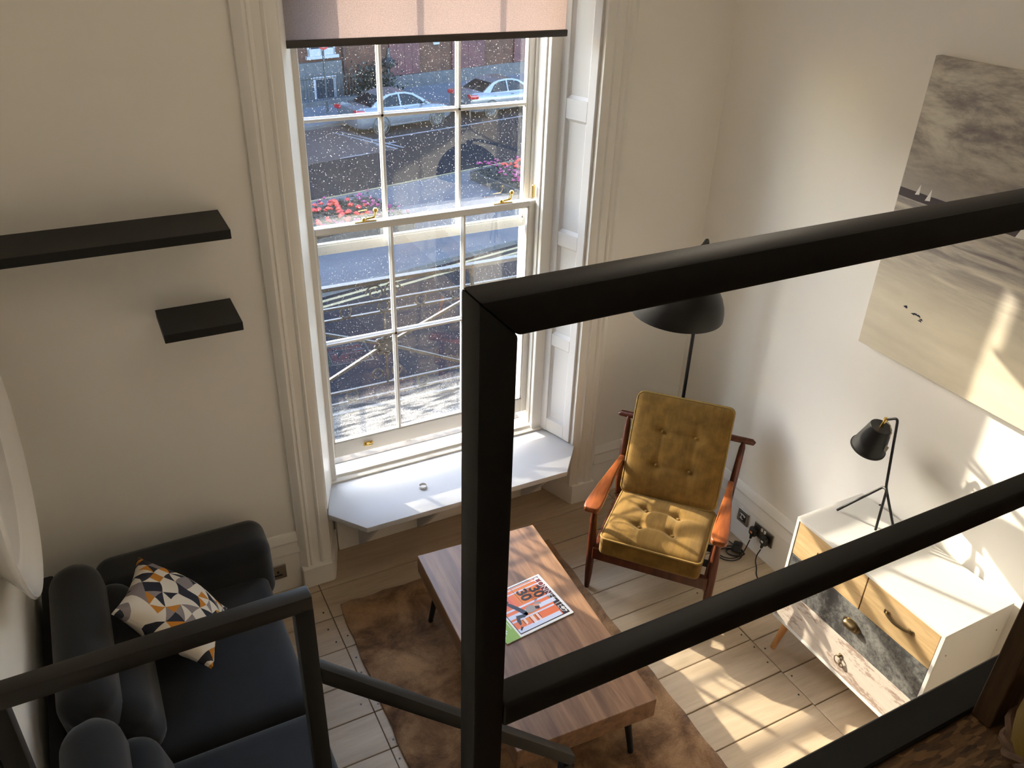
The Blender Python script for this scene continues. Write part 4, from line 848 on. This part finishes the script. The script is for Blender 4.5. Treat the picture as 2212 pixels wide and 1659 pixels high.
# ------------------------------------------------------------------ the street (street frame: s along, t away)
TH = R(12.5); GZ = -5.36
def SP(s, t, z=0): return (11.23+s*math.cos(TH)-t*math.sin(TH), 32.33+s*math.sin(TH)+t*math.cos(TH), GZ+z)
O0 = SP(0, 0)
def sbox(b, s0, s1, t0, t1, z0, z1, bev=0): return b.box(s0, s1, t0, t1, z0, z1, bev, 1)
rd = struct('road', None, loc=O0, rz=TH)
obj('surface', sbox(B(), -60, 70, -27, 2.2, -0.2, 0.0), 'tarmac', rd, local=True, smooth=False)
obj('red_patch', sbox(B(), -30, -0.75, -2.2, 2.15, 0.0, 0.004), 'tarmac_red', rd, local=True, smooth=False)
for s0, s1, t0, t1, m in ((-0.9, 60, -0.66, -0.56, 'line_white'), (-1.1, -0.2, -1.35, -1.25, 'line_white'), (-3.1, -1.9, -2.2, -2.1, 'line_white'), (-60, 70, -5.9, -5.8, 'line_yellow'), (-60, 70, -6.15, -6.05, 'line_yellow'), (-60, 70, -12.62, -12.52, 'line_yellow'), (-60, 70, -12.9, -12.8, 'line_yellow')):
    obj('road_line', sbox(B(), s0, s1, t0, t1, 0.0, 0.006), m, rd, local=True, smooth=False)
for (s0, t0), (s1, t1) in (((-1.5, 1.2), (-0.7, -2.15)), ((-1.2, 1.2), (-0.4, -2.15))):
    dx, dy = s1-s0, t1-t0; L = math.hypot(dx, dy); nx, ny = -dy/L*0.05, dx/L*0.05
    obj('road_line', B().prism([(s0-nx, t0-ny), (s1-nx, t1-ny), (s1+nx, t1+ny), (s0+nx, t0+ny)], 0.0, 0.007), 'line_white', rd, local=True, smooth=False)
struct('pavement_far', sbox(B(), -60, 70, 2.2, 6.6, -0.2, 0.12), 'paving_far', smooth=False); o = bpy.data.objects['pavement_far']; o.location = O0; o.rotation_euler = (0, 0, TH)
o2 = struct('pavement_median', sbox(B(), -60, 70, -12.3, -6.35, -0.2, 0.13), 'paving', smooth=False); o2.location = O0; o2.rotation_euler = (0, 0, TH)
for s_, t_ in (('kerb_far', (2.08, 2.22)), ('kerb_median', (-6.42, -6.28)), ('kerb_near', (-12.36, -12.22))):
    o3 = struct(s_, sbox(B(), -60, 70, t_[0], t_[1], -0.1, 0.14, 0.02), 'kerb', smooth=False); o3.location = O0; o3.rotation_euler = (0, 0, TH)
# flower beds
random.seed(11)
def flower_mesh():
    b = B()
    for k in range(6):
        a = k*math.pi/3; b.soft(0.045, 0.040, 0.03, 0.028, 2, None, RZ(math.degrees(a)) @ TR(0.045, 0, 0.01) @ RY(30))
    b.soft(0.04, 0.04, 0.035, 0.034, 2, None, TR(0, 0, 0.03)); return b
fm = {}
def bed(s0, s1, t0, t1, label, vis):
    root = thing('flower_bed', label, 'flower bed', SP((s0+s1)/2, (t0+t1)/2, 0.13), TH, 'flower beds on the median')
    hs, ht = (s1-s0)/2, (t1-t0)/2
    for a in ((-hs, hs, -ht-0.06, -ht), (-hs, hs, ht, ht+0.06), (-hs-0.06, -hs, -ht-0.06, ht+0.06), (hs, hs+0.06, -ht-0.06, ht+0.06)): obj('kerb_board', B().box(*a, 0, 0.30, 0.01, 1), 'planter_wood', root, local=True, smooth=False)
    obj('soil', B().box(-hs, hs, -ht, ht, 0, 0.24), 'leaf_dark', root, local=True, smooth=False)
    b = B()
    for k in range(int(vis[1]-vis[0])*260):
        s = random.uniform(vis[0], vis[1])-(s0+s1)/2; t = random.uniform(-ht, ht); z = 0.26+random.uniform(0, 0.2); a = random.uniform(0, 6.28); l = random.uniform(0.08, 0.16)
        c, d = math.cos(a), math.sin(a); e = 0.4*l
        v = [b.bm.verts.new(q) for q in ((s, t, z), (s+c*l*0.5-d*e, t+d*l*0.5+c*e, z+0.04), (s+c*l, t+d*l, z+random.uniform(-0.03, 0.05)), (s+c*l*0.5+d*e, t+d*l*0.5-c*e, z+0.04))]; b.bm.faces.new(v)
    fo = obj('foliage', b, 'leaf_dark', root, local=True, smooth=False); fo['kind'] = 'stuff'
    n = 0
    for k in range(260):
        s = random.uniform(vis[0], vis[1])-(s0+s1)/2; t = random.uniform(-ht, ht); edge = abs(t) > ht-0.38 or (s+(s0+s1)/2 > s1-0.8 and s0 < -6) or (s0 > -6 and s+(s0+s1)/2 < s0+0.8)
        m = 'petal_pink' if edge else random.choice(('petal_red', 'petal_red', 'petal_orange'))
        if m not in fm: o = obj('flower', flower_mesh(), m, root, local=True); fm[m] = o
        else: o = inst(fm[m], root, (0, 0, 0))
        o.location = (s, t, 0.49+random.uniform(0, 0.08)); q = random.uniform(0.6, 1.05)*(0.7 if edge else 1); o.scale = (q, q, q); o.rotation_euler = (random.uniform(-.4, .4), random.uniform(-.4, .4), random.uniform(0, 6))
bed(-16, -5.25, -9.9, -7.6, 'raised bed of red and pink flowers at the left of the window view', (-11.5, -5.3))
bed(-1.0, 10, -9.6, -7.2, 'raised bed of red and pink flowers at the right edge of the window view', (-0.95, 4))

# far terrace
bl = thing('terrace_building', 'red brick terrace with crimson doors across the street', 'building', SP(0, 6.5), TH)
obj('wall', sbox(B(), -40, 55, 0.12, 6, -0.3, 13.2), 'brick', bl, local=True, smooth=False)
obj('stone_base', sbox(B(), -40, 2.05, 0.0, 0.14, 0, 1.68), 'stone_grey', bl, local=True, smooth=False)
obj('stone_base', sbox(B(), 2.9, 55, 0.02, 0.14, 0, 0.72), 'stone_grey', bl, local=True, smooth=False)
for z in (0.55, 1.1): obj('course_joint', sbox(B(), -40, 2.05, -0.01, 0.01, z, z+0.012), 'kerb', bl, local=True, smooth=False)
for s0, z0_, z1_ in [(0.41, 1.95, 3.6)]+[(-4.2+4.6*k, 5.0, 7.0) for k in range(-3, 6)]+[(-4.6, 1.95, 3.6), (-9.6, 1.95, 3.6)]:
    fr_ = B(); s1 = s0+1.38
    fr_.box(s0, s0+0.1, 0.05, 0.16, z0_, z1_); fr_.box(s1-0.1, s1, 0.05, 0.16, z0_, z1_); fr_.box(s0, s1, 0.05, 0.16, z0_, z0_+0.28); fr_.box(s0, s1, 0.05, 0.16, z1_-0.1, z1_); fr_.box((s0+s1)/2-0.04, (s0+s1)/2+0.04, 0.05, 0.16, z0_, z1_); fr_.box(s0, s1, 0.05, 0.16, (z0_+z1_)/2+0.1, (z0_+z1_)/2+0.17); fr_.box(s0-0.1, s1+0.12, -0.06, 0.16, z0_-0.13, z0_)
    w = obj('window', fr_, 'facade_white', bl, local=True, smooth=False); obj('pane', B().box(s0+0.1, s1-0.1, 0.10, 0.14, z0_+0.28, z1_-0.1), 'pane_dark', w, local=True, smooth=False)
bw = B(); bw.box(0.55, 0.65, -0.03, 0.1, 0.12, 0.95); bw.box(1.55, 1.65, -0.03, 0.1, 0.12, 0.95); bw.box(0.5, 1.7, -0.03, 0.1, 0.95, 1.06); w = obj('window', bw, 'facade_white', bl, local=True, smooth=False); obj('pane', B().box(0.65, 1.55, -0.015, 0.05, 0.12, 0.95), 'pane_dark', w, local=True, smooth=False)
obj('drain_pipe', B().tube([(2.2, 0.02, 0.1), (2.2, 0.02, 12)], 0.06, 8), 'pipe_red', bl, local=True)
for s0, s1 in ((4.62, 6.33), (8.3, 10.32), (12.33, 14.4), (16.4, 18.4)):
    d = obj('door', sbox(B(), s0, s1, 0.02, 0.14, 0.74, 4.6), 'door_red', bl, local=True, smooth=False)
    for q in range(1, 4): obj('board_joint', sbox(B(), s0+(s1-s0)*q/4-0.008, s0+(s1-s0)*q/4+0.008, 0.012, 0.022, 0.76, 4.6), 'pipe_red', d, local=True, smooth=False)
obj('plaque', sbox(B(), 7.2, 7.55, 0.06, 0.13, 1.96, 2.1), 'facade_white', bl, local=True, smooth=False)
obj('parapet', sbox(B(), -40, 55, -0.1, 6, 13.2, 13.5), 'stone_grey', bl, local=True, smooth=False)
obj('wall_lantern', B().lathe([(0.05, 0.0), (0.30, 0.1), (0.34, 0.3), (0.12, 0.5), (0.05, 0.9)], 10, TR(4.25, -0.45, 1.2)), 'fence_iron', bl, local=True)
obj('lantern_post', B().tube([(4.2, -0.45, 0.1), (4.2, -0.45, 1.25)], 0.07, 8), 'stone_grey', bl, local=True)
fn_ = thing('area_railing', 'black iron area railings in front of the brick terrace', 'railing', SP(-4, 5.2, 0.12), TH)
obj('plinth', B().box(-6, 6.0, -0.1, 0.1, 0, 0.22), 'stone_grey', fn_, local=True, smooth=False)
obj('rail', B().box(-6, 6.0, -0.015, 0.015, 1.12, 1.15), 'fence_iron', fn_, local=True, smooth=False)
bar0 = None
for k in range(80):
    if bar0 is None: bar0 = obj('bar', B().tube([(0, 0, 0.2), (0, 0, 1.27), (0, 0, 1.33)], [0.014, 0.014, 0.002], 6), 'fence_iron', fn_, local=True); bar0.location = (-5.9, 0, 0)
    else: inst(bar0, fn_, (-5.9+k*0.15, 0, 0))
hd = thing('hedge', 'dark clipped shrubs growing behind the area railings', 'shrub', SP(3.2, 5.72, 0.12), TH); b = B()
for k in range(900):
    p = Vector((random.gauss(0, 0.55), max(-0.4, min(0.55, random.gauss(0, 0.22))), abs(random.gauss(0.5, 0.4)))); a = Vector((random.gauss(0, 1), random.gauss(0, 1), random.gauss(0, 1))).normalized()*0.1; c = a.cross(Vector((random.gauss(0, 1), random.gauss(0, 1), random.gauss(0, 1)))).normalized()*0.06
    b.bm.faces.new([b.bm.verts.new(p+q) for q in (-a, c, a, -c)])
f_ = obj('foliage', b, 'leaf_dark', hd, local=True, smooth=False); f_['kind'] = 'stuff'
sg = thing('road_sign', 'grey sign pole with a red and white round sign by the parked car', 'sign', SP(-0.3, 3.8, 0.12), TH)
obj('pole', B().tube([(0, 0, 0), (0, 0, 3.2)], 0.045, 10), 'pole_grey', sg, local=True)
obj('disc', B().lathe([(0.30, -0.01), (0.30, 0.01)], 28, TR(0, -0.06, 2.85) @ RX(90)), 'sign_red', sg, local=True); obj('disc_face', B().lathe([(0.215, -0.005), (0.215, 0.006)], 28, TR(0, -0.07, 2.85) @ RX(90)), 'plate_white', sg, local=True)

# parked cars: local x forward, y to the far side, origin under the near rear wheel
def car(s, label, gap=0.0):
    c = thing('parked_car', label, 'car', SP(s, 0.0, 0.0), TH, 'silver saloons parked across the street')
    L0, L1, Wd = -1.05, 3.62, 1.78
    # lower body lofted along its length: (x, bottom, top, inset)
    stn = [(-1.05, 0.42, 0.80, 0.16), (-1.0, 0.30, 0.98, 0.07), (-0.8, 0.24, 1.06, 0.02), (-0.3, 0.22, 1.04, 0.0), (0.5, 0.22, 0.97, 0.0), (1.6, 0.22, 0.93, 0.0), (2.3, 0.22, 0.92, 0.0), (2.9, 0.22, 0.84, 0.03), (3.35, 0.25, 0.74, 0.10), (3.55, 0.30, 0.62, 0.22), (3.62, 0.40, 0.54, 0.34)]
    b = B(); rings = []
    for x, z0_, z1_, i in stn:
        h = z1_-z0_; pr = [(0.10+i, z0_), (0.02+i, z0_+0.08*h), (i, z0_+0.35*h), (i+0.015, z0_+0.68*h), (i+0.06, z1_-0.07*h), (i+0.16, z1_)]
        pr2 = pr+[(Wd-y, z) for y, z in reversed(pr)]; rings.append([b.bm.verts.new((x, y, z)) for y, z in pr2])
    fs = []
    for A, D in zip(rings, rings[1:]):
        for j in range(len(A)): fs.append(b.bm.faces.new((A[j], A[(j+1) % len(A)], D[(j+1) % len(A)], D[j])))
    fs += [b.bm.faces.new(rings[0]), b.bm.faces.new(rings[-1])]; bmesh.ops.recalc_face_normals(b.bm, faces=fs)
    obj('body', b, 'car_silver', c, local=True, ang=50)
    # cabin: (x, z, inset)
    prof = [(-0.42, 1.00), (-0.10, 1.19), (0.25, 1.36), (0.55, 1.43), (0.95, 1.46), (1.35, 1.44), (1.7, 1.36), (2.05, 1.17), (2.42, 0.92)]
    b = B(); n = len(prof); ins = lambda z: 0.10+0.42*max(0, z-0.95)
    A = [b.bm.verts.new((x, ins(z), z)) for x, z in prof]; D = [b.bm.verts.new((x, Wd-ins(z), z)) for x, z in prof]
    A2 = [b.bm.verts.new((x, 0.085, 0.9)) for x, z in (prof[0], prof[-1])]; D2 = [b.bm.verts.new((x, Wd-0.085, 0.9)) for x, z in (prof[0], prof[-1])]
    fs = [b.bm.faces.new((A[i], A[i+1], D[i+1], D[i])) for i in range(n-1)]
    fs += [b.bm.faces.new(A+[A2[1], A2[0]]), b.bm.faces.new(D+[D2[1], D2[0]]), b.bm.faces.new((A[0], D[0], D2[0], A2[0])), b.bm.faces.new((A[-1], D[-1], D2[1], A2[1]))]
    bmesh.ops.recalc_face_normals(b.bm, faces=fs); obj('cabin', b, 'car_silver', c, local=True, ang=40)
    def side_glass(pts, far=False):
        q = B(); va = []; vb = []
        for x, z in pts:
            y = ins(z)-0.008; va.append(q.bm.verts.new((x, Wd-y if far else y, z))); vb.append(q.bm.verts.new((x, Wd-y-0.02 if far else y+0.02, z)))
        f = [q.bm.faces.new(va), q.bm.faces.new(vb)]+[q.bm.faces.new((va[i], va[(i+1) % len(va)], vb[(i+1) % len(va)], vb[i])) for i in range(len(va))]; bmesh.ops.recalc_face_normals(q.bm, faces=f)
        obj('side_window', q, 'car_glass', c, local=True, smooth=False)
    for far in (False, True):
        side_glass([(0.02, 1.0), (0.97, 0.98), (0.97, 1.39), (0.6, 1.37), (0.32, 1.28)], far); side_glass([(1.05, 0.98), (2.12, 0.965), (1.98, 1.10), (1.62, 1.31), (1.3, 1.38), (1.05, 1.395)], far)
    def screen(i0, i1, m):
        q = B(); top = []; low = []
        for k in range(i0, i1+1):
            x, z = prof[k]; xa, za_ = prof[max(k-1, 0)]; xb, zb_ = prof[min(k+1, len(prof)-1)]
            d = Vector((xb-xa, 0, zb_-za_)); nn = Vector((-d.z, 0, d.x)).normalized()
            if k == i0: x, z = x+0.12*(prof[k+1][0]-x), z+0.12*(prof[k+1][1]-z)
            if k == i1: x, z = x+0.12*(prof[k-1][0]-x), z+0.12*(prof[k-1][1]-z)
            for y in (ins(z)+0.06, Wd-ins(z)-0.06):
                top.append(q.bm.verts.new(Vector((x, y, z))+nn*0.012)); low.append(q.bm.verts.new(Vector((x, y, z))-nn*0.006))
        f = []
        n_ = i1-i0
        for k in range(n_): f += [q.bm.faces.new((top[2*k], top[2*k+1], top[2*k+3], top[2*k+2])), q.bm.faces.new((low[2*k], low[2*k+1], low[2*k+3], low[2*k+2])), q.bm.faces.new((top[2*k], top[2*k+2], low[2*k+2], low[2*k])), q.bm.faces.new((top[2*k+1], top[2*k+3], low[2*k+3], low[2*k+1]))]
        f += [q.bm.faces.new((top[0], top[1], low[1], low[0])), q.bm.faces.new((top[-2], top[-1], low[-1], low[-2]))]
        bmesh.ops.recalc_face_normals(q.bm, faces=f); obj('screen', q, m, c, local=True, smooth=True, ang=40)
    screen(0, 2, 'car_glass'); screen(6, 8, 'car_glass')
    for x in (0.0, 2.7):
        for y, far in ((0.11, 0), (Wd-0.11, 1)):
            w = obj('wheel', B().lathe([(0.16, -0.09), (0.30, -0.10), (0.325, -0.07), (0.325, 0.07), (0.30, 0.10), (0.16, 0.09)], 26, TR(x, y, 0.325) @ RX(90)), 'car_black', c, local=True)
            q = B().lathe([(0.215, 0.102), (0.235, 0.108), (0.225, 0.118), (0.21, 0.11)], 24, TR(x, y, 0.325) @ RX(90 if not far else -90), cap=False)
            for k in range(10):
                a = k*math.pi/5; q.prism([(0.03, -0.018), (0.215, -0.028), (0.215, 0.028), (0.03, 0.018)], 0.100, 0.115, M=TR(x, y, 0.325) @ RX(90 if not far else -90) @ RZ(36*k))
            q.lathe([(0.05, 0.10), (0.045, 0.122)], 14, TR(x, y, 0.325) @ RX(90 if not far else -90)); obj('rim', q, 'alloy', w, local=True)
            obj('wheel_arch', B().lathe([(0.36, 0.10), (0.395, 0.113), (0.375, 0.118), (0.345, 0.112)], 28, TR(x, y, 0.33) @ RX(90 if not far else -90), cap=False), 'car_black', c, local=True)
    for y in (0.30, Wd-0.30): obj('tail_light', B().soft(0.20, 0.20, 0.085, 0.05, 6, None, TR(-0.885, 0.195 if y < 0.9 else Wd-0.195, 0.90) @ RZ(-12 if y < 0.9 else 12)), 'car_red', c, local=True)
    obj('number_plate', B().box(-1.075, -1.05, Wd/2-0.26, Wd/2+0.26, 0.60, 0.71, 0.005, 1), 'plate_white', c, local=True)
    for x in (0.15, 1.12): obj('door_handle', B().soft(0.08, 0.02, 0.015, 0.012, 4, None, TR(x+0.1, 0.03, 0.86)), 'car_silver', c, local=True)
    obj('mirror', B().soft(0.06, 0.09, 0.06, 0.05, 5, None, TR(2.08, -0.06, 1.02)), 'car_silver', c, local=True)
    obj('sill_trim', B().box(0.42, 2.28, -0.012, 0.05, 0.25, 0.31, 0.01, 1), 'alloy', c, local=True)
car(0.0, 'silver saloon parked across the street, nearest the sign pole'); car(5.6, 'silver saloon parked ahead, at the right edge of the window view')
